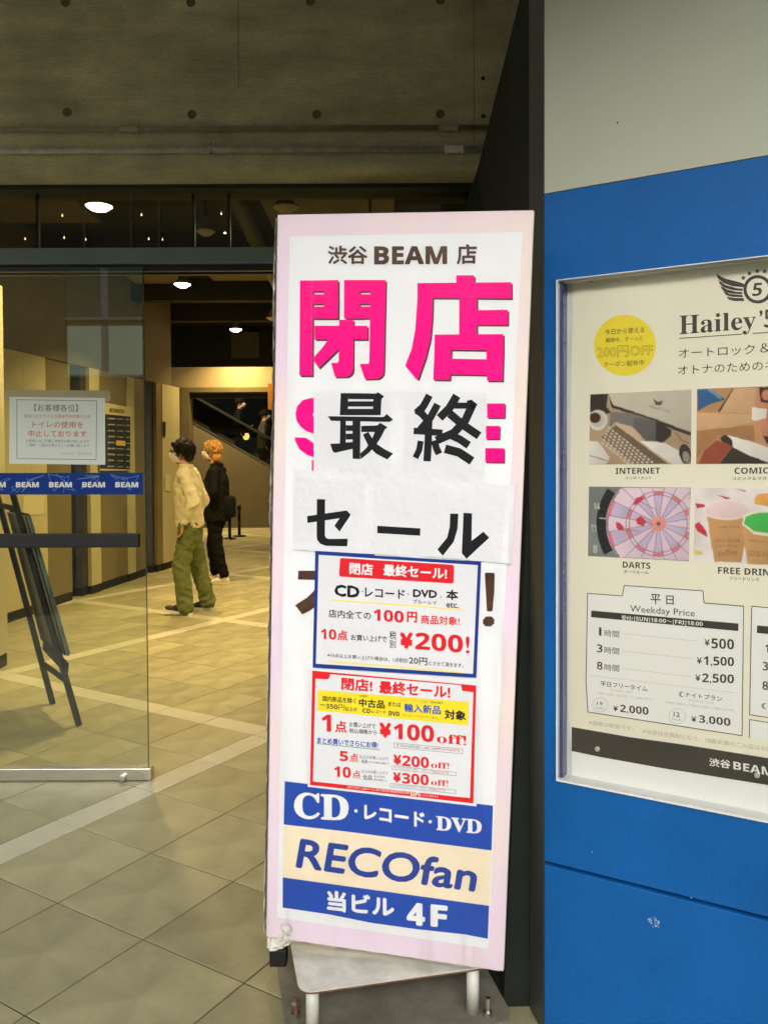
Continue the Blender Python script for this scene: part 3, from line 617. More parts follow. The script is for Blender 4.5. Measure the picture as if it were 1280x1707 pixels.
def dfan(cx, cy, r):
    o = []
    for k in range(20):
        t = math.radians(9+18*k); x, y = cx+r*math.cos(t), cy+r*math.sin(t)
        tx_ = 1.0
        for lim, v, d in ((845, cx, x-cx), (846, 0, 0)):
            pass
        s = 1.0
        if x > 842: s = min(s, (842-cx)/(x-cx))
        if y < 585: s = min(s, (585-cy)/(y-cy))
        yl = 966+(min(x, 842)-270)*.053
        if y > yl-4: s = min(s, (yl-6-cy)/(y-cy))
        o.append(('L', (cx+34*math.cos(t), cy+34*math.sin(t)), (cx+(x-cx)*s, cy+(y-cy)*s), {'t': 3.0}))
    return o
def arcs(r0, r1, a0, a1, cx=665, cy=785):
    o = []; n = max(2, int((a1-a0)/5))
    for i in range(n):
        t, u = math.radians(a0+(a1-a0)*i/n), math.radians(a0+(a1-a0)*(i+1)/n); q = [(cx+r*math.cos(w), cy+r*math.sin(w)) for r, w in ((r0, t), (r1, t), (r1, u), (r0, u))]
        if all(274 < x < 842 and 582 < y < 964+(x-270)*.05 for x, y in q): o.append(('P', *q))
    return o
wedges = []
for k in range(0, 20, 2):
    t0, t1 = math.radians(9+18*k), math.radians(27+18*k)
    for r0, r1 in ((34, 160), (185, 270)):
        n = 3
        for i in range(n):
            ta, tb = t0+(t1-t0)*i/n, t0+(t1-t0)*(i+1)/n; q = [(665+r*math.cos(w), 785+r*math.sin(w)) for r, w in ((r0, ta), (r1, ta), (r1, tb), (r0, tb))]
            if all(274 < x < 842 and 582 < y < 964+(x-270)*.05 for x, y in q): wedges.append(('P', *q))
photo(dart_bg, [(C('boardblack', 28, 30, 32), 'many', *arcs(295, 348, 90, 270)), (pink, 'P', *[(clipx(665+292*math.cos(math.radians(w)), 274, 843), clipx(785+292*math.sin(math.radians(w)), 583, 964+(clipx(665+292*math.cos(math.radians(w)), 274, 843)-270)*.05)) for w in range(0, 360, 6)]),
    (lil, 'many', *wedges), (wire, 'many', *arcs(283, 290, 0, 360), *arcs(180, 184, 0, 360), *arcs(160, 164, 0, 360)), (redr, 'many', *[a_ for k in range(0, 20, 2) for a_ in arcs(270, 288, 9+18*k, 27+18*k)+arcs(163, 181, 9+18*k, 27+18*k)]),
    (wire, 'many', *dfan(665, 785, 285)), (C('bull', 232, 150, 140), 'E', 665, 785, 42, 42), (wire, 'E', 665, 785, 12, 12), (C('flight', 205, 60, 78), 'many', ('P', (515, 680), (540, 640), (575, 628), (580, 650), (550, 675)), ('P', (425, 775), (450, 780), (475, 810), (450, 825), (430, 810)), ('P', (540, 755), (570, 742), (595, 770), (580, 800), (545, 785))),
    (C('shaft', 160, 90, 90), 'many', ('L', (560, 660), (650, 705), {'t': 4}), ('L', (450, 820), (560, 826), {'t': 4}), ('L', (570, 775), (640, 790), {'t': 4})),
    (C('num', 215, 216, 205), 'many', ('T', B('14'), 302, 668, 705, 336, 668, 705), ('T', B('11'), 290, 788, 828, 314, 788, 828), ('T', B('8'), 298, 905, 948, 322, 905, 948), ('L', (335, 752), (372, 755), {'t': 5}))],
    'photo of a pink dartboard with three darts', ((275, 576), (846, 582), (836, 996), (270, 966)))
kraft = C('kraft', 198, 150, 98, var=.12); kraftd = C('kraftprint', 120, 84, 50); rim = C('rim', 236, 222, 205); grn = C('green', 70, 185, 80, var=.35, vs=160); ice = C('ice', 232, 205, 205, var=.12, vs=90)
photo(C('cloth', 236, 226, 222, var=.05), [(C('berry', 205, 50, 72), 'many', ('P', (872, 670), (920, 675), (930, 690), (880, 700)), ('P', (868, 790), (895, 775), (935, 830), (940, 860), (880, 825)), ('P', (985, 620), (1075, 640), (1050, 648)), ('P', (1090, 588), (1160, 600), (1150, 606))), (C('yell', 225, 205, 60), 'P', (866, 930), (915, 945), (900, 960), (866, 955)),
    (C('orange', 230, 165, 80), 'P', (1205, 640), (1225, 618), (1290, 612), (1290, 690), (1205, 675)), (kraft, 'P', (938, 740), (1165, 740), (1150, 900), (1130, 1002), (980, 998), (958, 880)), (rim, 'P', *[(1050+135*math.cos(math.radians(w)), 710+55*math.sin(math.radians(w))) for w in range(0, 360, 12)]), (ice, 'P', *[(1050+122*math.cos(math.radians(w)), 706+47*math.sin(math.radians(w))) for w in range(0, 360, 12)]),
    (kraft, 'P', (1136, 800), (1290, 830), (1290, 1016), (1165, 1010), (1150, 920)), (rim, 'P', (1136, 790), (1145, 740), (1200, 715), (1290, 712), (1290, 855), (1200, 845)), (grn, 'P', (1146, 785), (1155, 745), (1205, 725), (1290, 722), (1290, 838), (1200, 828)),
    (kraftd, 'many', ('T', 'Hailey’5 Café', 1000, 798, 812, 1120, 796, 812, {'bold': .01}), ('T', 'GOOD BOOK', 975, 868, 890, 1125, 870, 892, {'bold': .01}), ('T', 'GOOD MEMORY', 985, 900, 914, 1120, 902, 916), ('T', 'GOOD BOOK', 1170, 935, 965, 1310, 945, 975, {'bold': .01}), ('T', 'coffee', 1000, 930, 965, 1105, 925, 960), ('T', 'Hailey’5 Café', 1170, 870, 885, 1310, 890, 905))],
    'photo of paper cups with drinks', ((872, 583), (1290, 587), (1290, 1018), (862, 1002)))
for x, y, r in ((996, 1248.5, .006), (1262, 1292, .006), (986, 467.5, .0055), (1258, 431.5, .0055)):
    c = PP.w(PP.hit(x, y), 0)+WNv*.0022
    n_ = 16; e1, e2 = WX, Vector((0, 0, 1)); vs = [c+(e1*math.cos(2*math.pi*i/n_)+e2*math.sin(2*math.pi*i/n_))*r*k+WNv*h for k, h in ((1, -.001), (1, .003), (.6, .0045)) for i in range(n_)]
    fs = [(k*n_+i, k*n_+(i+1) % n_, (k+1)*n_+(i+1) % n_, (k+1)*n_+i) for k in (0, 1) for i in range(n_)]+[tuple(range(2*n_, 3*n_))]
    link('fixing_stud', vs, fs, mat('stud', (.50, .52, .46), .3, metal=.2), case)
# ------------------------------------------------------------------ standing sign
o0 = Vector((-.011, 2.024, .223)); yaw, lean, rl = -.186, .051, -.041
ex = Vector((math.cos(yaw), math.sin(yaw), 0)); nn = Vector((math.sin(yaw), -math.cos(yaw), 0)); up = Vector((0, 0, 1))*math.cos(lean)+nn*math.sin(lean)
ex2 = ex*math.cos(rl)+up*math.sin(rl); up2 = -ex*math.sin(rl)+up*math.cos(rl)
PS = Plane(o0, ex2, up2); SN = PS.n
sign = empty('standing_sign', o0, 'tall white sale sign with magenta Japanese lettering leaning over its metal stand', 'sign')
TH = .042
mb = MB(); bx = MB().box((-.3, 0, 0), (.3, TH, 1.8), bev=.004)
mb.add([PS.o+PS.ex*v.x+PS.ey*v.z-SN*(v.y+.0008) for v in bx.v], bx.f); mb.build('board', mat('sign_edge', (.66, .60, .53), .4, var=.12, vscale=5, coat=.4), sign)
def srect(name, x0, z0, x1, z1, m, lay): return link(name, [PS.w(q, lay) for q in ((x0, z0), (x1, z0), (x1, z1), (x0, z1))], [(0, 1, 2, 3)], m, sign)
# border colour drifts from lilac pink at the top left to cream (faded print)
bm_ = P['border']; nt_ = bm_.node_tree; n_, l_ = nt_.nodes, nt_.links
gr = n_.new('ShaderNodeTexNoise'); gr.inputs['Scale'].default_value = 1.7; gr.inputs['Detail'].default_value = 3
tcc = n_.new('ShaderNodeTexCoord'); l_.new(tcc.outputs['Object'], gr.inputs[0]); rmp = n_.new('ShaderNodeValToRGB')
rmp.color_ramp.elements[0].position = .47; rmp.color_ramp.elements[1].position = .66
rmp.color_ramp.elements[0].color = (.79, .67, .77, 1); rmp.color_ramp.elements[1].color = (.83, .73, .62, 1)
l_.new(gr.outputs[0], rmp.inputs[0]); l_.new(rmp.outputs[0], n_['Principled BSDF'].inputs['Base Color'])
srect('printed_border', -.2985, .0015, .2985, 1.7985, bm_, 0)
ZS = Zone(PS)
Print(ZS, 1).P((483, 394), (871, 386), (814, 1582), (462, 1530)).build('printed_field', P['white'], sign)
ZA = Zone(PS, 440, 330, 2.7826)
hd = Print(ZA, 2).T('渋谷', 296, 220, 307, 481, 220, 307, bold=.035, res=3).T(B('BEAM'), 511, 223, 308, 850, 222, 306, bold=.035, res=3).T('店', 893, 213, 308, 988, 213, 306, bold=.035, res=3)
hd.build('lettering', P['brown'], sign)
big = [((168, 382), (228, 382), (225, 823), (165, 823)), ((228, 382), (345, 380), (345, 432), (228, 432)), ((278, 432), (345, 432), (345, 492), (278, 492)), ((228, 446), (278, 446), (277, 490), (228, 490)), ((228, 503), (278, 503), (278, 492), (345, 492), (344, 558), (228, 558)),
    ((372, 380), (494, 380), (494, 432), (372, 432)), ((372, 432), (444, 432), (444, 558), (372, 558)), ((444, 446), (494, 446), (494, 490), (444, 490)), ((444, 503), (494, 503), (494, 556), (444, 558)),
    ((494, 380), (565, 380), (556, 800), (553, 815), (545, 828), (530, 837), (468, 839), (445, 770), (485, 768), (489, 760), (492, 556)),
    ((235, 592), (480, 592), (480, 655), (235, 655)), ((350, 564), (415, 564), (414, 795), (410, 810), (402, 820), (388, 828), (330, 829), (312, 765), (342, 764), (347, 756)), ((300, 655), (350, 655), (350, 695), (310, 735), (255, 788), (225, 745), (262, 705)),
    ((892, 358), (975, 358), (975, 393), (892, 393)), ((712, 394), (1147, 390), (1148, 465), (785, 462), (712, 462)), ((712, 462), (783, 462), (780, 560), (772, 650), (750, 740), (714, 842), (700, 832), (655, 778), (685, 700), (702, 610)),
    ((906, 465), (987, 465), (987, 633), (905, 633)), ((987, 520), (1131, 518), (1130, 588), (987, 587)), ((792, 633), (1110, 631), (1110, 706), (791, 702)), ((791, 702), (868, 703), (862, 843), (785, 842)), ((1032, 706), (1110, 706), (1106, 847), (1035, 847), (1031, 800)), ((866, 745), (1032, 748), (1030, 820), (863, 817))]
s1_ = Print(ZA, 2); s2_ = Print(ZA, 3)
for i, pl in enumerate(big):
    if i == 13: s1_.nxt(); s2_.nxt()
    s1_.P(*[(x+7, y+8) for x, y in pl]); s2_.P(*pl)
s1_.nxt(); s2_.nxt()
ZB = Zone(PS, 440, 630, 2.7826)
s1_.z = s2_.z = ZB
for pl in [((234, 92), (215, 93), (180, 103), (155, 130), (147, 165), (153, 200), (175, 230), (205, 250), (234, 258), (234, 183), (227, 176), (227, 164), (234, 158)), ((143, 275), (195, 277), (212, 288), (234, 305), (234, 368), (200, 356), (165, 330), (147, 295)), ((1035, 118), (1118, 118), (1116, 184), (1035, 184)), ((1030, 222), (1093, 222), (1091, 283), (1030, 283)), ((1027, 325), (1114, 326), (1113, 391), (1027, 390)), ((222, 380), (230, 380), (230, 430), (222, 430))]:
    if pl[0][0] == 1035: s1_.nxt(); s2_.nxt()
    if pl[0][0] == 222: s2_.nxt()
    if pl[0][0] > 900: s1_.P(*[(x+5, y+6) for x, y in pl])
    s2_.P(*pl)
s1_.build('lettering_shadow', mat('print_maroon', (.11, .03, .05), .35, coat=.3), sign); s2_.build('lettering', P['pink'], sign)
ZC = Zone(PS, 440, 910, 2.7826)
Print(ZC, 2).P((160, 115), (240, 115), (240, 158), (158, 156)).P((240, 200), (200, 240), (145, 275), (178, 318), (215, 300), (240, 280)).nxt().P((1024, 128), (1030, 124), (1066, 125), (1070, 132), (1068, 210), (1060, 300), (1052, 305), (1034, 302)).P((1015, 345), (1028, 328), (1055, 327), (1068, 340), (1068, 360), (1052, 374), (1028, 373), (1016, 362)).build('lettering', P['brown'], sign)
ZE = Zone(PS, 440, 1290, 2.7826)
Print(ZE, 2).P((97, 35), (1062, 148), (1055, 356), (760, 318), (400, 270), (92, 235)).build('blue_band', P['blue'], sign)
Print(ZE, 2).P((92, 237), (400, 272), (760, 320), (1053, 358), (1045, 612), (88, 481)).build('cream_band', P['cream'], sign)
Print(ZE, 2.4).P((88, 481), (1044, 613), (1038, 766), (930, 745), (700, 720), (500, 692), (300, 652), (87, 621)).build('blue_band', P['blue'], sign)
bw = Print(ZE, 3.2).T(S('CD'), 140, 83, 207, 394, 98, 222, bold=.035, res=4).E(427, 172, 8, 8, 10).T('レコード', 465, 140, 212, 746, 180, 252, bold=.045, res=3).E(771, 222, 8, 8, 10).T(S('DVD'), 798, 195, 262, 1010, 214, 281, bold=.03, res=4)
bw.T('当ビル', 292, 538, 634, 606, 572, 670, bold=.05, res=3).T(B('4'), 662, 594, 700, 748, 602, 708, bold=.05, res=3).T(B('F'), 772, 604, 708, 852, 612, 714, bold=.05, res=3)
bw.build('lettering', P['white'], sign)
Print(ZE, 3.2).T('RECOfan', 146, 298, 436, 978, 412, 550, bold=.03, sh=24, res=4).build('lettering', mat('logo_blue', (.012, .055, .36), .32, coat=.3), sign)
FM = glass('film', (1, 1, 1, 1), rough=.10, refl=1.01); fn, fl_ = FM.node_tree.nodes, FM.node_tree.links
ft = fn.new('ShaderNodeTexCoord'); fmp = fn.new('ShaderNodeMapping'); fmp.inputs['Scale'].default_value = (9, 9, 1.1); fz = fn.new('ShaderNodeTexNoise'); fz.inputs['Scale'].default_value = 1.6; fz.inputs['Detail'].default_value = 5
fb_ = fn.new('ShaderNodeBump'); fb_.inputs['Strength'].default_value = 1; fb_.inputs['Distance'].default_value = .016
fl_.new(ft.outputs['Object'], fmp.inputs[0]); fl_.new(fmp.outputs[0], fz.inputs['Vector']); fl_.new(fz.outputs[0], fb_.inputs['Height'])
for nd in fn:
    if nd.type in ('BSDF_GLOSSY', 'FRESNEL'): fl_.new(fb_.outputs[0], nd.inputs['Normal'])
srect('clear_film', -.2995, .0005, .2995, 1.7995, FM, 3.6)
# black foot under the left end, support at the back
fp = atY(459, 1600, 2.12); MB().box((fp.x-.014, fp.y-.012, fp.z-.014), (fp.x+.03, fp.y+.03, fp.z+.03), bev=.003).build('foot', M_black, sign)
# crumpled clear wrap along the left edge and bottom corner
def crumple(name, f, nu, nv, amp, m, par, seed=0, sc=40):
    vs = []
    for j in range(nv+1):
        for i in range(nu+1):
            p = f(i/nu, j/nv); d = noise.noise_vector(p*sc+Vector((seed, 0, 0))); vs.append(p+d*amp)
    fs = [(j*(nu+1)+i, j*(nu+1)+i+1, (j+1)*(nu+1)+i+1, (j+1)*(nu+1)+i) for j in range(nv) for i in range(nu)]
    return link(name, vs, fs, m, par)
M_wrap = glass('cling_wrap', (.86, .87, .78, 1), rough=.12)
def left_edge(u, v): ang = u*math.pi; z = 1.8*v; return PS.o+PS.ex*(-.3-.006-.006*math.sin(ang)*(1+.5*math.sin(v*23)))+PS.ey*z-SN*(.004+u*.045)
wr = mat('wrap_film', (.72, .69, .62), .22, var=.3, vscale=30, coat=.6, bump=.6, bscale=70)
crumple('wrap_edge', left_edge, 5, 150, .004, wr, sign, 3, 45)
def corner_w(u, v): ang = -math.pi*.62*u; r = .012+.020*v; x = -.306+.07*u*(1+.4*v); return PS.o+PS.ex*x+PS.ey*(.045-.095*v+.03*u*v)-SN*(.004+.018*math.sin(u*5+v*3)+.02*v)
crumple('wrap_corner', corner_w, 16, 12, .008, wr, sign, 9, 60)
def bottom_w(u, v): return PS.o+PS.ex*(-.24+.53*u)+PS.ey*(-.001-.006*math.sin(u*math.pi)*v)-SN*(.0+v*.045)
crumple('wrap_edge', bottom_w, 60, 4, .0025, wr, sign, 5, 50)
# sheets taped over the sign
def sheet(quad, z, lay, label, name='paper_sheet', m=None):
    r = empty(name, z.pw(*quad[-1]), label, 'paper' if name == 'paper_sheet' else 'poster'); Print(z, lay).P(*quad).build('sheet', m or P['paper'], r); return r
p1 = sheet([(232, 62), (618, 64), (616, 470), (232, 452)], ZB, 4, 'white paper sheet with the large black character on the left, below the magenta lettering')
p2 = sheet([(612, 63), (1031, 68), (1020, 496), (612, 474)], ZB, 4.6, 'white paper sheet with the large black character on the right, below the magenta lettering')
p3 = sheet([(146, 426), (400, 440), (480, 452), (465, 818), (134, 796)], ZB, 5.6, 'white paper sheet bearing the leftmost black katakana, above the blue-bordered poster')
p4 = sheet([(476, 456), (650, 466), (756, 474), (742, 838), (461, 812)], ZB, 6.2, 'white paper sheet bearing the single black long dash')
p5 = sheet([(752, 472), (1164, 500), (1148, 862), (738, 826)], ZB, 6.8, 'white paper sheet bearing the rightmost black katakana beside the long dash')
def ink(z, lay, root):
    return Print(z, lay), root
k = Print(ZB, 5.2)
for pl in [((357, 70), (392, 70), (390, 172), (353, 172)), ((392, 70), (520, 72), (530, 66), (558, 85), (545, 99), (392, 97)), ((392, 108), (508, 108), (506, 132), (390, 132)), ((390, 143), (543, 143), (542, 172), (389, 172)), ((508, 97), (546, 97), (543, 146), (506, 146)),
    ((298, 177), (555, 181), (570, 167), (600, 193), (584, 203), (312, 198)), ((355, 198), (381, 198), (380, 312), (353, 312)), ((381, 219), (412, 219), (412, 245), (381, 245)), ((381, 258), (412, 258), (412, 285), (381, 285)), ((308, 305), (353, 303), (380, 299), (412, 297), (412, 328), (330, 347), (320, 340)),
    ((412, 200), (448, 200), (447, 376), (412, 374)), ((452, 222), (525, 220), (540, 208), (574, 228), (562, 238), (545, 272), (520, 312), (488, 346), (450, 376), (447, 350), (475, 325), (500, 288), (515, 250), (452, 250)), ((460, 262), (485, 250), (515, 300), (560, 330), (600, 350), (572, 378), (520, 350), (485, 315))]: k.P(*pl)
k.build('lettering', P['black'], p1)
k = Print(ZB, 5.8)
def L(*pts, t=30):
    k.L(*pts, t=t)
    for x_, y_ in pts[1:-1]: k.E(x_, y_, t/2, t/2, 16)
L((768, 80), (742, 128), (712, 172), t=34); L((708, 138), (755, 190), t=34); L((806, 122), (772, 185), (725, 240), t=34); L((695, 245), (828, 254), t=30); L((765, 195), (762, 300), (757, 386), t=34); L((728, 292), (720, 335), (703, 370), t=28); L((790, 290), (800, 325), (812, 352), t=32)
L((895, 82), (860, 140), (815, 185), t=38); L((868, 128), (965, 128), t=28); L((970, 118), (935, 195), (880, 255), (800, 290), t=38); L((862, 165), (920, 215), (998, 268), t=38); L((868, 265), (910, 285), (950, 312), t=36); L((840, 328), (905, 345), (965, 385), t=40)
k.P((940, 106), (962, 100), (990, 122), (975, 150), (950, 140)); k.build('lettering', P['black'], p2)
k = Print(ZB, 6.4); k.L((266, 562), (265, 735), t=38).P((246, 730), (284, 730), (290, 742), (302, 746), (390, 745), (387, 780), (290, 778), (262, 768), (248, 750)).P((202, 640), (385, 614), (404, 634), (352, 712), (328, 685), (352, 650), (203, 672)).build('lettering', P['black'], p3)
k = Print(ZB, 6.9); k.P((527, 685), (726, 697), (725, 731), (527, 719)).build('lettering', P['black'], p4)
k = Print(ZB, 7.4); k.P((864, 628), (902, 629), (898, 700), (880, 760), (830, 824), (805, 795), (850, 740), (862, 690)).P((926, 625), (965, 627), (963, 755), (1018, 712), (1045, 740), (940, 838), (918, 812)).build('lettering', P['black'], p5)
def tape(quad, lay, owner): Print(ZB, lay).P(*quad).build('tape', FM, owner)
tape([(225, 52), (1040, 58), (1040, 92), (225, 86)], 5.5, p1); tape([(585, 90), (650, 90), (646, 470), (580, 466)], 5.4, p2)
tape([(130, 412), (500, 440), (500, 482), (130, 455)], 6.6, p3); tape([(742, 458), (1176, 488), (1174, 530), (742, 500)], 7.2, p5); tape([(126, 760), (480, 786), (480, 826), (126, 802)], 6.55, p3)
tape([(470, 440), (512, 444), (500, 820), (458, 816)], 6.7, p4); tape([(1120, 500), (1168, 504), (1152, 866), (1104, 862)], 7.3, p5)
# poster 1
q1 = sheet([(240, 22), (514, 38), (514, 44), (1008, 72), (985, 610), (228, 562)], ZC, 8.2, 'white price poster with dark blue border taped on the middle of the tall sign', 'sale_poster', P['navy'])
Print(ZC, 8.8).P((256, 40), (992, 88), (970, 592), (243, 545)).build('white_field', P['paper'], q1)
r_ = Print(ZC, 9.4)
r_.P((355, 60), (362, 55), (874, 86), (883, 94), (880, 168), (872, 173), (358, 141), (350, 134))
r_.T(B('100'), 510, 290, 345, 650, 301, 356, bold=.02).T('円', 664, 302, 352, 712, 305, 355, bold=.045).T('商品対象!', 728, 317, 360, 908, 328, 368, bold=.03)
r_.T(B('10'), 266, 382, 430, 338, 386, 434, bold=.02).T('点', 342, 388, 436, 390, 391, 439, bold=.04).T('¥', 630, 398, 474, 694, 400, 478, bold=.07).T(B('200!'), 702, 398, 478, 955, 414, 498, bold=.02)
r_.build('lettering', P['red'], q1)
b_ = Print(ZC, 9.4)
b_.T('CD', 328, 176, 232, 446, 184, 242, bold=.055).E(459, 210, 3, 3, 8).T('レコード', 470, 190, 236, 655, 203, 246, bold=.03).E(671, 222, 3, 3, 8).T('DVD', 692, 199, 236, 804, 204, 242, bold=.05).T('ブルーレイ', 692, 246, 266, 802, 252, 272, bold=.02).E(822, 236, 3, 3, 8).T('本', 845, 200, 248, 902, 203, 251, bold=.045).T('etc.', 846, 260, 284, 904, 263, 288, bold=.02)
b_.T('店内全ての', 302, 292, 330, 498, 303, 342, bold=.02).T('お買い上げで', 405, 408, 436, 572, 417, 447, bold=.02).T('税', 583, 393, 431, 615, 395, 433, bold=.01).T('別', 583, 435, 471, 613, 437, 473, bold=.01)
b_.T('※10点以上お買い上げの場合は、1点税別', 297, 495, 513, 668, 521, 541, bold=.01).T('20円', 674, 511, 546, 758, 518, 553, bold=.02).T('とさせて頂きます。', 765, 533, 551, 925, 544, 564, bold=.01)
b_.build('lettering', P['black'], q1)
Print(ZC, 9.4).T('閉店', 398, 75, 130, 508, 82, 137, bold=.04).build('lettering', P['white'], q1) if False else None
Print(ZC, 10).T('閉店', 398, 74, 130, 508, 81, 137, bold=.04).T('最終セール!', 555, 82, 138, 850, 98, 156, bold=.04).build('lettering', P['white'], q1)
Print(ZC, 9.2).L((312, 249), (925, 294), t=8).L((300, 533), (918, 585), t=8).build('yellow_rule', P['paley'], q1)
# poster 2
ZD = Zone(PS, 500, 1110, 3.5556)
q2 = sheet([(60, 14), (1060, 104), (1046, 830), (48, 714)], ZD, 8.2, 'white discount poster with red border taped just above the blue band of the sign', 'sale_poster', P['paper'])
Print(ZD, 8.8).P((76, 26), (1045, 114), (1028, 812), (62, 703)).build('red_frame', P['red'], q2)
Print(ZD, 9.2).P((95, 74), (165, 78), (176, 70), (182, 47), (955, 112), (962, 145), (1028, 154), (1008, 780), (80, 682)).build('white_field', P['paper'], q2)
Print(ZD, 9.7).P((108, 140), (1002, 212), (995, 350), (105, 262)).build('yellow_field', P['yellow'], q2)
r_ = Print(ZD, 9.8)
r_.T('閉店!', 248, 64, 140, 432, 78, 154, bold=.045).T('最終セール!', 470, 83, 162, 892, 112, 194, bold=.045)
r_.T(B('1'), 130, 282, 383, 188, 287, 388, bold=.02).T('点', 210, 320, 391, 280, 325, 396, bold=.035).T('¥', 470, 330, 420, 545, 335, 426, bold=.07).T(B('100'), 556, 337, 430, 796, 350, 452, bold=.02).T(S('off!'), 812, 397, 452, 986, 410, 468, bold=.01, res=3)
r_.T(B('5'), 238, 500, 560, 288, 504, 564, bold=.02).T('点', 298, 513, 565, 348, 517, 569, bold=.025).T('¥', 555, 520, 583, 603, 524, 588, bold=.06).T(B('200'), 608, 526, 590, 766, 538, 604, bold=.02).T(S('off!'), 778, 563, 600, 885, 572, 610, res=3)
r_.T(B('10'), 205, 590, 653, 304, 597, 662, bold=.02).T('点', 314, 615, 662, 362, 618, 666, bold=.02).T('¥', 553, 625, 686, 601, 629, 691, bold=.06).T(B('300'), 606, 630, 693, 765, 641, 706, bold=.02).T(S('off!'), 778, 667, 703, 880, 676, 713, res=3)
r_.build('lettering', P['red'], q2)
b_ = Print(ZD, 10.3)
b_.T('国内新品を除く', 138, 174, 206, 335, 188, 222, bold=.02).T('税別', 122, 221, 234, 152, 223, 236).T(B('350円'), 156, 219, 252, 268, 228, 262).T('以上の', 272, 238, 264, 341, 243, 268, bold=.02).T('中古品', 352, 189, 240, 505, 202, 252, bold=.04).T('USED', 357, 169, 181, 405, 172, 184, bold=.01)
b_.T(B('CD'), 374, 248, 274, 421, 251, 278, bold=.02).T('レコード', 428, 256, 276, 512, 262, 283, bold=.02).T(B('DVD'), 528, 264, 290, 592, 269, 295, bold=.02).T('ブルーレイ・ゲームソフト・本 etc.', 605, 281, 295, 822, 299, 313).T('または', 525, 208, 236, 600, 214, 243, bold=.02).T('IMPORT', 778, 207, 218, 850, 212, 224, bold=.01).T('対象', 857, 254, 312, 985, 264, 322, bold=.04)
b_.T('お買い上げで', 295, 328, 358, 450, 341, 370, bold=.01).T('税込価格から', 295, 366, 394, 458, 378, 406, bold=.01).T('以上のお買い上げで', 355, 524, 544, 528, 540, 559).T('全品', 366, 550, 571, 402, 553, 574, bold=.01).T('それぞれ税込価格から', 406, 560, 572, 533, 571, 583)
b_.T('以上のお買い上げで', 370, 610, 630, 523, 624, 644).T('全品', 375, 640, 670, 430, 645, 674, bold=.01).T('それぞれ', 440, 645, 659, 508, 650, 664).T('税込価格から', 440, 664, 676, 516, 671, 683)
for x0, y0, x1, y1, h in ((560, 452, 965, 490, 28), (545, 588, 927, 628, 20), (540, 693, 927, 733, 20)):
    b_.L((x0, y0), (x1, y1), (x1-1, y1+h), (x0-1, y0+h), (x0, y0), t=1.8); b_.T('例 : 中古CD1,080円の場合 → 1,080円 - 100円 =', x0+14, y0+7, y0+h-6, x0+260, y0+31, y0+h+18)
b_.build('lettering', P['black'], q2)
Print(ZD, 10.3).T('輸入新品', 620, 217, 270, 836, 234, 286, bold=.03).T('まとめ買いでさらにお得!', 105, 418, 456, 465, 449, 487, bold=.03).build('lettering', P['blue'], q2)
Print(ZD, 10.3).L((103, 457), (476, 494), t=4).build('green_rule', P['green'], q2)
Print(ZD, 10.3).T('（ニュー・リリースは含む）', 600, 190, 204, 765, 203, 217).T('税込980円', 808, 480, 492, 945, 494, 507, bold=.01).T('880円', 790, 618, 630, 880, 627, 639).T('780円', 770, 720, 732, 860, 730, 742).build('lettering', P['pred'], q2)
Print(ZD, 10.3).T('古本ですがセール品のクーポン券での割引後の最低販売価格は税別', 283, 706, 722, 652, 741, 757).T('50円', 656, 742, 768, 712, 747, 773, bold=.03).T('とさせて頂きます', 718, 756, 768, 822, 766, 778).build('lettering', P['white'], q2)
# ------------------------------------------------------------------ stand
A_ = atZ(499, 1656, .2); Bq = atZ(779, 1616, .2); A_.z = Bq.z = 0
fd = (Bq-A_).normalized(); sd = Vector((-fd.y, fd.x, 0))
stand = empty('sign_stand', (0, 2.2, 0), 'worn two-tier metal stand with bolts and round posts under the tall sign', 'stand')
def plate(name, o, w, d, z0, z1, m, rad=.035):
    pts = []
    for cx, cy, a0 in ((rad, rad, 180), (w-rad, rad, 270), (w-rad, d-rad, 0), (rad, d-rad, 90)):
        for k_ in range(7): t = math.radians(a0+15*k_); pts.append((cx+rad*math.cos(t), cy+rad*math.sin(t)))
    mbp = MB(); mbp.prism([o+fd*x+sd*y+Vector((0, 0, z0)) for x, y in pts], (0, 0, z1-z0)); return mbp.build(name, m, stand)
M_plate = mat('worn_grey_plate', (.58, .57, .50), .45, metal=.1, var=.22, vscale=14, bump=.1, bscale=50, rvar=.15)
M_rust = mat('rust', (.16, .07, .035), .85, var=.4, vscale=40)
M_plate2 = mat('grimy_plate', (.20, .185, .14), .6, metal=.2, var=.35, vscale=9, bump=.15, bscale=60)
oA = A_-fd*.0-sd*.0
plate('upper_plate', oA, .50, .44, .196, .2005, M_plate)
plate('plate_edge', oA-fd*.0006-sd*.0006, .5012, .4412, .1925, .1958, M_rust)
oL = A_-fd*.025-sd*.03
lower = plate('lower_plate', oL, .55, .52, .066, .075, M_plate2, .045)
for x, y in ((.035, .035), (.42, .035), (.035, .40), (.42, .40)):
    c = oA+fd*x+sd*y
    if x > .4 and y < .1:
        c = atZ(788, 1687, .075); c.z = 0
    MB().tube(c+Vector((0, 0, .075)), c+Vector((0, 0, .1925)), .0155, n=20).build('post', M_plate, stand, True)
for x, y in ((493, 1694), (813, 1692)):
    c = atZ(x, y, .078); b0 = MB()
    b0.tube(c, c+Vector((0, 0, .042)), .006, n=10, mi=0).build('bolt', M_rust if x < 600 else M_steel, stand)
    MB().tube(c+Vector((0, 0, -.002)), c+Vector((0, 0, .008)), .011, n=6).build('nut', M_steel, stand)
    if x < 600: MB().tube(c+Vector((0, 0, .03)), c+Vector((0, 0, .04)), .0115, n=6).build('nut', M_steel, stand)
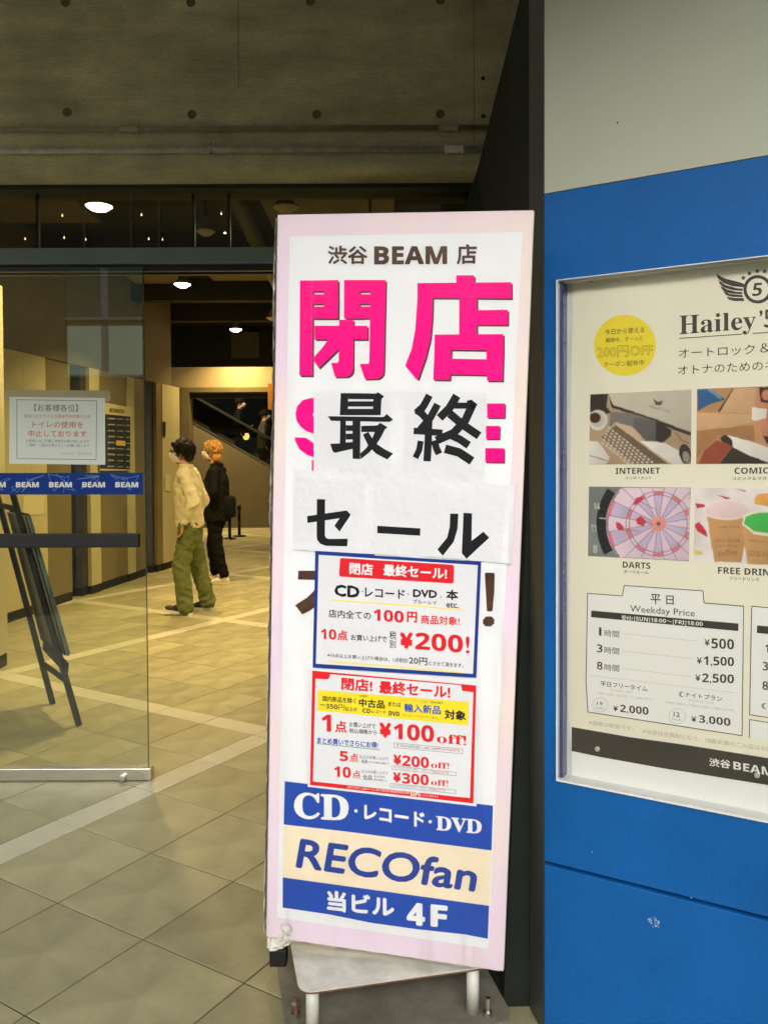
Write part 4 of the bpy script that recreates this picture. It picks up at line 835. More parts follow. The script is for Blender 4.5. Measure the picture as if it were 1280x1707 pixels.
for x in (.06, .49):
    for y in (.06, .45):
        c = oL+fd*x+sd*y; cb = MB(); cb.tube(c+fd*-.011+Vector((0, 0, .025)), c+fd*.011+Vector((0, 0, .025)), .025, n=18); cb.box(c+Vector((-.015, -.004, .04)), c+Vector((.015, .004, .066)))
        cb.build('caster', M_black, stand)
bk = PS.o+PS.ey*.0-SN*(TH+.03)
MB().tube(Vector((bk.x-.12, bk.y+.03, .2005)), PS.o+PS.ex*-.12+PS.ey*1.3-SN*(TH+.018), .012, n=10).tube(Vector((bk.x+.16, bk.y+.03, .2005)), PS.o+PS.ex*.16+PS.ey*1.3-SN*(TH+.018), .012, n=10).tube(PS.o+PS.ex*-.14+PS.ey*1.3-SN*(TH+.014), PS.o+PS.ex*.18+PS.ey*1.3-SN*(TH+.014), .012, n=10).build('back_support', M_galv, stand)
# ------------------------------------------------------------------ interior, left wall of the hall
wd = Vector((.1256, .992, 0)).normalized(); wn_ = Vector((wd.y, -wd.x, 0)); W0 = Vector((-3.36, 7.4, 0))
def wpt(x, off=0):
    d = ray(x, 768); o = W0+wn_*off; t = (o-CAM).dot(wn_)/d.dot(wn_); p = CAM+d*t; return (p-W0).dot(wd)
ZT = 2.45
lw = empty('lobby_wall', W0, 'left lobby wall of cream and brown panels with dark lift door jambs', 'wall')
def seg(name, x0, x1, z0, z1, m, off, th_=.12, par=lw):
    a0, a1 = wpt(x0, off), wpt(x1, off); mbs = MB(); pts = [W0+wd*a0+wn_*off, W0+wd*a1+wn_*off, W0+wd*a1+wn_*(off-th_), W0+wd*a0+wn_*(off-th_)]
    mbs.prism([p+Vector((0, 0, z0)) for p in pts], (0, 0, z1-z0)); return mbs.build(name, m, par)
M_lift = mat('lift_steel', (.12, .115, .09), .25, metal=.7, var=.3, vscale=5)
for x0, x1, m, off, nm in ((-60, 40, M_cream, 0, 'wall_panel'), (40.5, 78, M_cream, 0, 'wall_panel'), (78.5, 118, M_olive, -.03, 'lift_door'), (118.5, 134, M_lift, -.13, 'lift_door'), (134.5, 150, M_jamb, -.04, 'door_jamb'), (150.5, 167, M_cream, 0, 'wall_panel'), (167.5, 212, M_olive, -.012, 'brown_panel'), (213, 225, M_cream, 0, 'wall_panel'), (225.5, 241, M_olive, -.01, 'brown_panel'), (241.5, 252, M_jamb, -.12, 'lift_door'), (252.5, 261, M_jamb, -.03, 'door_jamb'), (261.5, 271, M_olive, .01, 'brown_panel'), (271.5, 300, M_cream, .02, 'wall_panel')):
    seg(nm, x0, x1, .09, ZT, m, off)
    seg('skirting', x0, x1, .0, .088, M_black, off+.003, .1)
seg('bulkhead', -60, 112, ZT+.004, 3.25, M_bulk, -.01); seg('bulkhead', 112.6, 240, ZT+.004, 3.25, M_bulk, -.01); seg('bulkhead', 240.6, 287, ZT+.004, 3.6, M_bulk, .0)
seg('bulkhead', -60, 240, 3.256, 3.62, M_bulk, .02)
seg('wall_panel', 40, 73, ZT-.4, ZT, M_cream, .0)if False else None
# papers on the panels
PL = Plane(W0+wn_*.004, wd, (0, 0, 1)); ZL = Zone(PL, 0, 780, 3.047)
M_oldp = mat('old_paper', (.66, .60, .36), .6); M_plastic = mat('plate_black', (.03, .03, .025), .4)
nn1 = Print(ZL, 0).P((118, 138), (228, 142), (222, 236), (115, 240)).mb.build('notice', M_oldp); tagit(nn1, 'faded paper notice on the cream lobby panel behind the easel', 'notice')
nn2 = Print(Zone(Plane(W0+wn_*.03, wd, (0, 0, 1)), 220, 400, 4.877), 0).P((252, 1475), (275, 1478), (273, 1600), (252, 1595)).mb.build('room_plate', M_plastic); tagit(nn2, 'small dark vertical plate on the last cream lobby panel', 'sign')
nn3 = Print(Zone(Plane(W0+wn_*.028, wd, (0, 0, 1)), 220, 700, 4.742), 0).P((262, 425), (303, 428), (303, 560), (262, 558)).mb.build('notice', M_oldp); tagit(nn3, 'faded paper notice on the last cream lobby panel beside the man in the pale shirt', 'notice')
nn4 = Print(Zone(PL, 220, 700, 4.742), 0).P((22-20, 680), (50-20, 680), (50-20, 905), (22-20, 905)).mb
# information board
PI = Plane(W0+wn_*.03, wd, (0, 0, 1)); ZI2 = Zone(PI, 0, 400, 3.969)
ib = empty('information_board', PI.w(ZI2.q(780, 1520)), 'black floor directory headed INFORMATION on the lobby wall behind the notice', 'sign')
Print(ZI2, 0).P((660, 1068), (868, 1108), (866, 1525), (660, 1525)).build('panel', mat('board_cream', (.6, .53, .3), .5), ib)
Print(ZI2, 4).P((662, 1148), (862, 1168), (860, 1518), (662, 1512)).build('directory', mat('board_black', (.02, .022, .028), .35), ib)
Print(ZI2, 6).T(B('INFORMATION'), 722, 1110, 1138, 820, 1122, 1148, bold=.0).build('lettering', P['dk'], ib)
rows = Print(ZI2, 8); rr = random.Random(5)
for r in range(9):
    y = 1180+r*39.5
    for (x0, x1, t_) in ((712, 755, 9), (772, 812, 5), (833, 855, 7)):
        x = x0
        while x < x1:
            w = rr.uniform(2.5, 6); 
            if not (r == 4 and x0 == 772): rows.P((x, y-t_/2+rr.uniform(-2, 2)+(x-700)*.05), (x+w, y-t_/2+(x-700)*.05), (x+w, y+t_/2+(x-700)*.05), (x, y+t_/2+rr.uniform(-2, 2)+(x-700)*.05))
            x += w+rr.uniform(1.5, 3)
rows.build('directory_entries', mat('board_text', (.55, .52, .44), .5), ib)
Print(ZI2, 8).P((766, 1326), (828, 1330), (828, 1362), (766, 1358)).build('orange_entry', mat('board_orange', (.75, .42, .10), .5), ib)
# near pillar at the far left
pa = atY(14, 1120, 5.85)
pil = empty('pillar', (pa.x-.4, 5.7, 0), 'cream clad pillar with black skirting at the left edge behind the glass door', 'pillar')
MB().box((pa.x-1.2, 5.2, .09), (pa.x, 5.85, 2.68), bev=.004).build('cladding', mat('pillar_cream', (.52, .48, .33), .5, var=.04), pil); MB().box((pa.x-1.2, 5.205, 0), (pa.x-.004, 5.84, .088)).build('skirting', M_black, pil)
MB().box((pa.x-1.2, 5.25, 2.684), (pa.x-.05, 5.8, 3.62)).build('head', M_bulk, pil)
# ceiling
tagit(MB().box((-8.9, YG+.21, 3.62), (7, 14.5, 3.8)).build('ceiling', M_ceil), kind='structure')
for x0, x1, y0, y1 in ((-2.95, -2.35, 9.3, 10.6), (-2.0, -.7, 8.9, 9.8), (-2.2, -1.2, 10.1, 10.7), (-.9, .2, 10.2, 11.2), (-1.0, .1, 6.2, 7.6), (-3.6, -2.5, 6.0, 7.4)):
    tagit(MB().box((x0, y0, 3.56), (x1, y1, 3.6199), bev=.004).build('ceiling_panel', M_ceilp), 'tan ceiling panel hung below the black lobby ceiling', 'ceiling panel', 'tan panels under the lobby ceiling')
for y in (4.9, 7.9, 9.95, 11.4):
    tagit(MB().box((-5, y, 3.36), (2.5, y+.16, 3.6199)).build('ceiling_beam', M_ceil), 'black ceiling beam running across the lobby', 'beam', 'black beams across the lobby ceiling')
for x in (-1.05,):
    tagit(MB().tube((x, 4.2, 3.42), (x-.2, 11.8, 3.42), .07, n=14).build('duct', mat('duct', (.09, .08, .055), .5, metal=.3), None, True), 'dark round duct running back under the lobby ceiling', 'duct')
# side walls and far rooms
rw = MB().box((1.21, 5.3, 0), (1.4, 25, 3.61)).build('lobby_wall', M_olive); tagit(rw, 'plain brown side wall of the lobby hidden behind the standing sign', 'wall')
lw2 = MB().box((-8.9, 4.1, 0), (-8.7, 25, 3.61)).build('lobby_wall', M_olive); tagit(lw2, 'plain brown side wall at the far left end of the lobby', 'wall')
# header wall with opening
YH = 11.9
hl = atY(287, 612, YH); hb = atY(318, 648, YH); ht = hl.z
hw = empty('cream_header', (hl.x, YH, hb.z), 'bright cream wall with framed opening at the back of the lobby', 'wall')
MB().box((hl.x-.02, YH, hb.z+.02), (1.2, YH+.2, ht)).build('lintel', M_creamw, hw)
jx = atY(303, 800, YH).x; jx2 = atY(317, 800, YH).x
MB().box((hl.x-.5, YH+.002, 0), (jx, YH+.2, hb.z+.0199)).build('pier', M_creamw, hw)
M_fr = mat('olive_frame', (.25, .21, .10), .45, var=.1)
MB().box((jx+.002, YH-.03, 0), (jx2, YH+.22, hb.z+.018)).box((jx2+.001, YH-.03, hb.z-.05), (1.2, YH+.22, hb.z+.018)).build('opening_frame', M_fr, hw)
MB().box((jx2+.001, YH+.02, hb.z-.13), (1.2, YH+.1, hb.z-.06)).build('shutter_slot', M_black, hw)
MB().box((-8.6, YH+1.6, ht+.002), (1.2, YH+1.8, 3.61)).build('upper_wall', M_ceil, hw)
pz = atY(385, 553, YH+1.55), atY(432, 596, YH+1.55); MB().box((pz[0].x, YH+1.55, pz[1].z), (pz[1].x, YH+1.599, pz[0].z), bev=.005).build('duct_cover', mat('dull_green_panel', (.10, .095, .055), .6, var=.1), hw)
pz = atY(448, 640, YH-.1), atY(472, 683, YH-.1); ob = MB().box((pz[0].x, YH-.2, pz[1].z), (pz[1].x, YH-.1, pz[0].z), bev=.004).build('hanging_sign', mat('orange_plastic', (.62, .25, .03), .4)); tagit(ob, 'orange box sign hanging at the right end of the cream lintel, beside the standing sign', 'sign')
# far hall
M_far = mat('far_wall', (.14, .115, .07), .7, var=.12, vscale=1.5)
fw = MB().box((-8.6, 22.5, 0), (3, 22.8, 6)).build('far_wall', M_dark); tagit(fw, 'dark rear wall behind the escalator at the end of the lobby', 'wall')
tagit(MB().box((-8.6, 14.6, 5.0), (3, 22.4, 5.2)).build('rear_ceiling', M_ceil), kind='structure')
tagit(MB().box((-8.6, 14.3, 3.81), (3, 14.6, 5.3)).build('ceiling_upstand', M_ceil), kind='structure')
# escalator
YE = 17.6
esc = empty('escalator', atY(400, 870, YE)*1, 'dark escalator with glass balustrade descending to the right at the back', 'escalator')
e0, e1 = atY(312, 701, YE), atY(462, 785, YE); sl_ = (e1.z-e0.z)/(e1.x-e0.x)
def el(x): return e0.z+(x-e0.x)*sl_
xa, xz = e0.x-2.0, e1.x+1.4
MB().prism([(xa, YE, 0), (xz, YE, 0), (xz, YE, max(.3, el(xz))), (xa, YE, el(xa))], (0, .12, 0)).build('side_panel', M_far, esc)
MB().prism([(xa, YE-.01, el(xa)), (xz, YE-.01, el(xz)), (xz, YE-.01, el(xz)+.035), (xa, YE-.01, el(xa)+.035)], (0, .14, 0)).build('skirt_trim', M_steel, esc)
MB().prism([(xa, YE+.05, el(xa)+.036), (xz, YE+.05, el(xz)+.036), (xz, YE+.05, el(xz)+.57), (xa, YE+.05, el(xa)+.57)], (0, .01, 0)).build('glass_balustrade', G_far, esc)
MB().prism([(xa, YE+.02, el(xa)+.571), (xz, YE+.02, el(xz)+.571), (xz, YE+.02, el(xz)+.63), (xa, YE+.02, el(xa)+.63)], (0, .07, 0)).build('handrail', M_black, esc)
x = xa; st_i = 0
while x < xz:
    z = el(x+.18)-.5
    if z > .05: MB().box((x, YE+.125, max(0, z-.25)), (x+.34, YE+1.1, z)).build('step', mat('step_grey', (.08, .08, .08), .5, metal=.5), esc)
    x += .345
MB().prism([(xa, YE+1.12, 0), (xz, YE+1.12, 0), (xz, YE+1.12, max(.3, el(xz)+.03)), (xa, YE+1.12, el(xa)+.03)], (0, .12, 0)).build('side_panel', M_far, esc)
bp0, bp1, bp2 = atY(350, 690, YE+.11), atY(350, 722, YE+.11), atY(418, 722, YE+.11)
tri = MB().prism([bp0, bp2, bp1], (0, .01, 0)).build('brown_board', mat('orange_brown_board', (.42, .24, .09), .6, var=.1)); tagit(tri, 'orange-brown triangular board behind the escalator glass', 'board')
# belt barriers
def barrier(x, yb, yt, label):
    p = atZ(x, yb, 0); zt = atY(x, yt, p.y).z; r = empty('belt_barrier', p, label, 'barrier')
    MB().lathe(p, [(.13, 0), (.13, .012), (.03, .03)], 20).build('base', M_black, r); MB().tube(p+Vector((0, 0, .02)), Vector((p.x, p.y, zt)), .028, n=12).build('post', M_black, r, True)
    MB().tube(Vector((p.x, p.y, zt-.11)), Vector((p.x, p.y, zt+.01)), .036, n=12).build('belt_head', M_black, r, True); return p, zt
b1 = barrier(383, 898, 846, 'nearer black belt barrier post behind the person in black'); b2 = barrier(399, 894, 842, 'farther black belt barrier post, right of its twin, by the dark escalator side')
pl_ = MB().box((b2[0].x-.13, b2[0].y-.04, b2[1]-.24), (b2[0].x-.03, b2[0].y-.03, b2[1]-.05)).build('barrier_sign', mat('sign_grey', (.35, .33, .26), .5)); tagit(pl_, 'small grey sign plate hung between the two belt barrier posts', 'sign')
# ------------------------------------------------------------------ lamps
M_lampon = mat('lamp_glow', (1.0, .80, .45), .4, emit=22); M_shade = mat('lamp_shade', (.30, .26, .16), .4, metal=.3)
M_off = mat('lamp_off_glass', (.55, .48, .30), .3)
def lamp(x, y, z, label, on=True, r=.088, power=1, group=None):
    p = atZ(x, y, z); root = empty('ceiling_lamp', (p.x, p.y, z), label, 'lamp', group)
    MB().lathe(p, [(r*.25, .12), (r*.35, .10), (r*.6, .045), (r*1.02, .006), (r*1.02, 0), (r*.9, .004)], 28).build('shade', M_shade, root, True)
    MB().tube(p+Vector((0, 0, .12)), Vector((p.x, p.y, 3.619)), .01, n=8).build('stem', M_black, root)
    MB().lathe(p, [(r*.9, .002), (r*.6, -.022), (r*.25, -.032), (.0001, -.034)], 24).build('bulb', M_lampon if on else M_off, root, True)
    if on: lightat(p-Vector((0, 0, .05)), r, power)
    return p
def lightat(p, r, power, name='lamp_light'):
    ld = bpy.data.lights.new(name, 'AREA'); ld.shape = 'DISK'; ld.size = r*2; ld.spread = math.radians(125); ld.energy = LAMP_POWER*power; ld.color = (1.0, .73, .31)
    o = bpy.data.objects.new(name, ld); COL.objects.link(o); o.location = p; return o
lamp(165, 344, 3.25, 'largest glowing round ceiling lamp seen through the transom glass', r=.10, power=1.0)
lamp(304, 474, 3.25, 'glowing round ceiling lamp just right of the glass door top', power=1.1)
lamp(393, 549, 3.25, 'smallest glowing round ceiling lamp, above the cream lintel', power=.45)
lamp(476, 346, 3.25, 'dim unlit round lamp beside the top left corner of the standing sign', on=False, r=.10)
lamp(455, 530, 3.25, 'dim unlit round lamp over the lobby, by the left edge of the standing sign', on=False)
lamp(343, 386, 3.25, 'dim disc standing in for a reflection in the transom between two mullions', on=False, r=.075)  # lamp body stands in for a dim disc reflected in the transom
# unseen lamps added to light the lobby, over the part that the sign hides
for (X, Y) in ((-.1, 6.6), (-.1, 9.4)):
    x, y = proj((X, Y, 3.25)); lamp(x, y, 3.25, 'unseen round ceiling lamp added to light the lobby behind the standing sign', group='added lamps behind the standing sign', power=1.0)
p_ = Vector((-3.9, 5.0, 3.3))
for i, (x, y) in enumerate(((104, 359), (107, 396), (143, 399), (236, 358), (248, 398), (271, 399), (369, 356), (375, 388), (42, 398))):  # glowing beads stand in for spots reflected in the transom glass
    p = atY(x, y, 4.6+(i % 3)*.5); bb = MB().ell(p, (.0045 if i != 7 else .010,)*2+(.005,), 8, 5).tube(p+Vector((0, 0, .004)), p+Vector((0, 0, .012)), .0012, n=4)
    o = link('reflected_spot', bb.v, bb.f, [mat('reflected_spot_glow', (1, .72, .35), .4, emit=3)], None, True); tagit(o, 'tiny glowing bead standing in for a spot reflected in the transom glass', 'bulb', 'beads for spots reflected in the transom glass')
for x, y in ((410, 727), (386, 742)):
    p = atY(x, y, 21.5); o = MB().ell(p, (.09, .03, .10), 12, 8).build('wall_lamp', mat('far_lamp_glow', (.95, .72, .20), .5, emit=1.6), None, True)
    tagit(o, 'upper yellow lamp glowing behind the escalator' if x > 400 else 'lower yellow lamp glowing behind the escalator, over the orange hair', 'lamp')
lightat(Vector((-3.4, 16.5, 4.2)), .12, 2.6, 'rear_hall_fill_light')  # added light with an unseen fitting, brightens the escalator hall
rp = Vector((-3.4, 16.5, 4.25)); rl_ = MB().tube(rp-Vector((0, 0, .02)), rp+Vector((0, 0, .05)), .13, n=20).tube(rp+Vector((0, 0, .05)), Vector((rp.x, rp.y, 4.99)), .01, n=6).build('ceiling_lamp', M_lampon); tagit(rl_, 'unseen round lamp added above the escalator hall, behind the cream lintel', 'lamp')
# ------------------------------------------------------------------ easel behind the glass
f1, f2 = atZ(88, 1174, 0), atZ(132, 1210, 0)
t1, t2 = atY(-14, 790, f1.y+.16), atY(12, 790, f2.y+.16)
easel = empty('easel', (f1+f2)/2, 'black folding easel holding a dark green board behind the glass door', 'easel')
def bar(name, p, q, w, d, m, par=easel):
    p, q = Vector(p), Vector(q); z = (q-p).normalized(); x = z.cross(Vector((0, 1, 0))).normalized(); y = z.cross(x); mb_ = MB()
    mb_.prism([p+x*a*w+y*b_*d for a, b_ in ((-.5, -.5), (.5, -.5), (.5, .5), (-.5, .5))], q-p); return mb_.build(name, m, par)
bar('leg', f1, t1, .028, .022, M_black); bar('leg', f2, t2, .028, .022, M_black)
def lp(f, t, z): return f+(t-f)*(z/(t.z-f.z))
bar('crossbar', lp(f1, t1, .24), lp(f2, t2, .24), .03, .014, M_black); bar('crossbar', lp(f1, t1, 1.18), lp(f2, t2, 1.18), .03, .014, M_black)
bar('ledge', lp(f1, t1, .34)+Vector((.03, .03, 0)), lp(f2, t2, .34)+Vector((.05, -.05, -.02)), .055, .02, M_black)
gm = mat('dark_green_board', (.035, .055, .045), .25, var=.25, vscale=5)
off = Vector((.045, 0, .012)); qd = [lp(f1, t1, .37)+off, lp(f2, t2, .37)+off, lp(f2, t2, 1.13)+off, lp(f1, t1, 1.13)+off]
MB().prism(qd, (-.016, 0, -.006)).build('board', gm, easel)
edge = mat('board_rim', (.20, .23, .21), .3, metal=.5)
for i in (0, 1, 2, 3): bar('board_rim', qd[i]+Vector((.004, 0, .001)), qd[(i+1) % 4]+Vector((.004, 0, .001)), .02, .008, edge if i != 2 else M_black)
mid_t = (t1+t2)/2; bar('rear_leg', mid_t, Vector((mid_t.x-.75, mid_t.y+.12, 0)), .026, .02, M_black)
# ------------------------------------------------------------------ people
def remesh(name, mb, vox, m, parent, smooth=4, wr=0, wsc=18, stretch=(1, 1, 1), cut=None, seed=0):
    me = bpy.data.meshes.new('tmp'); me.from_pydata([tuple(v) for v in mb.v], [], mb.f)
    o = bpy.data.objects.new('tmp', me); COL.objects.link(o)
    r = o.modifiers.new('r', 'REMESH'); r.mode = 'VOXEL'; r.voxel_size = vox
    s = o.modifiers.new('s', 'SMOOTH'); s.iterations = smooth; s.factor = .5
    dg = bpy.context.evaluated_depsgraph_get(); out = bpy.data.meshes.new_from_object(o.evaluated_get(dg)); bpy.data.objects.remove(o)
    out.name = name
    if wr:
        nrm = [v.normal.copy() for v in out.vertices]
        for v, n_ in zip(out.vertices, nrm):
            q = Vector((v.co.x*stretch[0], v.co.y*stretch[1], v.co.z*stretch[2]))*wsc+Vector((seed, seed, seed))
            a1 = 1-abs(noise.noise(q))*2.2; a2 = 1-abs(noise.noise(Vector((q.x*2.1, q.y*2.1, q.z*2.6+5))))*2.4; v.co += n_*wr*(a1*.8+a2*.16)
    out.materials.clear(); out.materials.append(m)
    for p in out.polygons: p.use_smooth = True
    ob = bpy.data.objects.new(name, out); COL.objects.link(ob); ob.parent = parent; return ob
def limb(mb, pts, n=14):
    """pts: list of (pos, radius); ellipsoid joints and tapered tubes"""
    for (a, ra), (b, rb) in zip(pts, pts[1:]):
        mb.tube(a, b, ra, rb, n=n); mb.ell(a, (ra,)*3, n, 8); mb.ell(b, (rb,)*3, n, 8)
    return mb
M_skin = mat('skin', (.58, .32, .19), .5, var=.06, vscale=30)
def head_mb(c, s=1.0, mb=None):
    """head facing +x, centred at c"""
    mb = mb or MB(); c = Vector(c)
    mb.ell(c+Vector((-.012, 0, .02))*s, (.094*s, .074*s, .098*s), 20, 14); mb.ell(c+Vector((.030, 0, -.035))*s, (.060*s, .056*s, .075*s), 16, 10)
    mb.ell(c+Vector((.038, 0, -.080))*s, (.042*s, .040*s, .028*s), 14, 8)
    mb.tube(c+Vector((.082, 0, .01))*s, c+Vector((.108, 0, -.028))*s, .010*s, .017*s, n=10); mb.ell(c+Vector((.104, 0, -.030))*s, (.014*s, .017*s, .012*s), 10, 6)
    for sy in (-1, 1):
        mb.ell(c+Vector((-.012, sy*.076, -.012))*s, (.020*s, .010*s, .032*s), 10, 7); mb.ell(c+Vector((.066, sy*.03, .026))*s, (.022*s, .026*s, .010*s), 10, 6)
    mb.ell(c+Vector((.086, 0, -.056))*s, (.014*s, .024*s, .008*s), 10, 6)
    return mb
def hand(mb, w, d, s=1.0, side=Vector((0, 1, 0))):
    """palm and five curled fingers from wrist w pointing along d"""
    w, d = Vector(w), Vector(d).normalized(); side = (side-d*side.dot(d)).normalized(); nrm = d.cross(side)
    for k in range(4):
        o = side*(k-1.5)*.019*s; mb.tube(w+o*.6, w+d*.085*s+o, .013*s, .012*s, n=8)
        L_ = (.036, .043, .040, .032)[k]*s; a = w+d*.085*s+o; b_ = a+(d*.9+nrm*.35)*L_; c = b_+(d*.35+nrm*.9)*L_*.9
        limb(mb, [(a, .0095*s), (b_, .0085*s), (c, .0072*s)], 8)
    limb(mb, [(w+d*.03*s-side*.025*s, .012*s), (w+d*.06*s-side*.048*s, .0105*s), (w+d*.088*s-side*.05*s+nrm*.01, .009*s)], 8)
def person(loc, rz, cfg, label):
    r = empty('person', loc, label, 'person'); r.rotation_euler = (0, 0, rz); 
    s = cfg.get('vox', .009)
    hp, nk, hc = Vector(cfg['hip']), Vector(cfg['neck']), Vector(cfg['head'])
    sh = [Vector(p) for p in cfg['shoulder']]; el_ = [Vector(p) for p in cfg['elbow']]; wr_ = [Vector(p) for p in cfg['wrist']]
    kn = [Vector(p) for p in cfg['knee']]; an = [Vector(p) for p in cfg['ankle']]
    body = MB(); head_mb(hc, cfg.get('hs', 1), body); limb(body, [(nk-Vector((0, 0, .03)), .058), (hc-Vector((.012, 0, .07)), .05)])
    limb(body, [(hp, .10), ((hp+nk)/2, .10), (nk-Vector((0, 0, .12)), .10), (nk-Vector((0, 0, .04)), .06)])
    hps = [hp+Vector((0, y, -.02)) for y in (.085, -.085)]
    for i in (0, 1):
        limb(body, [(nk-Vector((0, 0, .06)), .055), (sh[i], .045), (el_[i], .036), (wr_[i], .024)]); hand(body, wr_[i], cfg['hdir'][i])
        limb(body, [(hps[i], .075), (kn[i], .048), (an[i]+Vector((0, 0, .02)), .034), (an[i]+Vector((.06, 0, -.035)), .03)])
    remesh('body', body, s, M_skin, r, 3)
    # top
    tp = MB(); R_ = cfg['tr']; hem = Vector(cfg['hem'])
    ws = cfg.get('depth', .8)
    lev = []
    for k_, f in enumerate((0, .15, .35, .55, .75, .92, 1)):
        c = hem.lerp(nk-Vector((0, 0, .02)), f); rad = R_[k_]; lev.append((c, rad))
    n = 22; vs = []
    for c, rad in lev:
        for i in range(n): t = 2*math.pi*i/n; vs.append(c+Vector((rad*ws*math.cos(t), rad*1.12*math.sin(t), cfg.get('wave', 0)*math.sin(2*t+1)*(1 if c is lev[0][0] else 0))))
    fs = [(a*n+i, a*n+(i+1) % n, (a+1)*n+(i+1) % n, (a+1)*n+i) for a in range(len(lev)-1) for i in range(n)]+[tuple(range(n))[::-1], tuple(range((len(lev)-1)*n, len(lev)*n))]
    tp.add(vs, fs)
    for i in (0, 1):
        limb(tp, [(nk-Vector((0, 0, .05)), .062), (sh[i], .064), (el_[i], .051), (el_[i].lerp(wr_[i], .88), .040)])
    tp.tube(nk-Vector((0, 0, .05)), nk+Vector((-.01, 0, .035)), .078, .066, n=16)
    remesh(cfg['topname'], tp, .0065, cfg['topmat'], r, 3, wr=cfg.get('wr', .008), wsc=13, stretch=(1, 1, .8), seed=cfg.get('seed', 1))
    # trousers
    tr = MB(); LR = cfg['lr']
    tr.ell(hp+Vector((0, 0, -.02)), (.095, .130, .10), 18, 10)
    for i in (0, 1): limb(tr, [(hps[i]+Vector((0, 0, -.02)), LR[0]), (hps[i]+Vector((0, 0, -.12)), LR[1]), (kn[i], LR[2]), (kn[i].lerp(an[i], .6), LR[3]), (an[i]+Vector((0, 0, cfg.get('cuff', .0))), LR[4])])
    remesh('trousers', tr, .0065, cfg['legmat'], r, 2, wr=cfg.get('wr', .008)*1.1, wsc=11, stretch=(1, 1, 1.3), seed=5)
    for i in (0, 1):
        a = an[i]; pit = cfg['pitch'][i]; yw = cfg.get('fyaw', (0, 0))[i]; Rm = Matrix.Rotation(yw, 3, 'Z') @ Matrix.Rotation(-pit, 3, 'Y'); heel = Vector((a.x-.03, a.y, 0))
        def T_(v): return heel+Rm @ (Vector(v)-Vector((-.03, 0, 0)))
        up_ = MB(); 
        for c, rr_ in (((.0, 0, .055), (.050, .040, .045)), ((.07, 0, .045), (.07, .043, .035)), ((.15, 0, .036), (.055, .044, .026)), ((-.03, 0, .05), (.035, .035, .04))): up_.ell(T_(c), rr_, 14, 8, rot=Rm)
        up_.tube(T_((-.005, 0, .06)), T_((-.012, 0, .10)), .042, .042)
        sh_ = remesh('shoe', up_, .007, cfg['shoemat'], r, 3)
        so = MB(); pts = [(-.07, -.022), (-.055, -.036), (0, -.038), (.10, -.046), (.16, -.046), (.20, -.03), (.212, 0), (.20, .03), (.16, .046), (.10, .046), (0, .038), (-.055, .036), (-.07, .022)]
        so.prism([T_((x_, y_, .002)) for x_, y_ in pts], T_((0, 0, .022))-T_((0, 0, 0)))
        so_ = so.build('sole', cfg['solemat'], None); so_.location = (0, 0, 0); 
        me = so_.data
        # local vertices: link() centred them, move back
        off_ = WLOC[so_]
        for v in me.vertices: v.co += off_
        so_.parent = sh_
    # hair
    rh = random.Random(cfg.get('seed', 1)); hr = MB(); c = hc
    hr.ell(c+Vector((-.022, 0, .038)), (.100, .088, .092), 18, 12)
    for q in cfg.get('hx', []): hr.ell(c+Vector(q[:3]), q[3:], 10, 6)
    base = remesh('hair', hr, .006, cfg['hairmat'], r, 3, wr=.004, wsc=34, stretch=(1, 1, .5))
    st = MB()
    for k_ in range(cfg.get('locks', 150)*3):
        t, ph = rh.uniform(-math.pi, math.pi), rh.uniform(0, cfg.get('hlow', 1.7)); d = Vector((math.sin(ph)*math.cos(t), math.sin(ph)*math.sin(t), math.cos(ph)))
        if d.x > .45 and d.z < .45: continue
        q = c+Vector((-.020, 0, .035))+Vector((d.x*.098, d.y*.086, d.z*.092)); tan_ = Vector((rh.uniform(-1, 1), rh.uniform(-1, 1), -1.1+.6*d.z)); tan_ = (tan_-d*tan_.dot(d)).normalized()
        L_ = rh.uniform(.03, .065); curl = d.cross(tan_)*rh.uniform(-.018, .018)
        p0, p1_, p2_, p3_ = q-tan_*L_*.4+d*-.002, q+d*.011+curl*.3, q+tan_*L_*.5+d*.008+curl, q+tan_*L_+d*rh.uniform(-.004, .016)+curl*1.6
        st.tube(p0, p1_, .0075, .007, n=5, cap=False); st.tube(p1_, p2_, .007, .005, n=5, cap=False); st.tube(p2_, p3_, .005, .0008, n=5, cap=False)
    lk = st.build('hair_locks', cfg['hairmat'], None, True); off_ = WLOC[lk]; lk['kind'] = 'stuff'
    for v in lk.data.vertices: v.co += off_
    lk.location = (0, 0, 0); lk.parent = base
    # mask: shell over nose and chin with ear loops
    mk_ = MB(); pr_ = []
    rows_ = [(.010, .106), (-.012, .121), (-.035, .120), (-.062, .108), (-.088, .087), (-.098, .068)]
    for z_, xf in rows_:
        for k_ in range(9): t = -1+2*k_/8; mk_.v.append(c+Vector((xf-.085*abs(t)**1.8, t*.066, z_+.012*abs(t)*(1 if z_ < -.03 else -.6))))
    mk_.f = [(a*9+i, a*9+i+1, a*9+10+i, a*9+9+i) for a in range(5) for i in range(8)]; mk_.mi = [0]*len(mk_.f)
    m_ = mk_.build('mask', cfg['maskmat'], None, True); off_ = WLOC[m_]
    for v in m_.data.vertices: v.co += off_
    m_.location = (0, 0, 0); m_.parent = r; md = m_.modifiers.new('t', 'SOLIDIFY'); md.thickness = .004; md.offset = 1
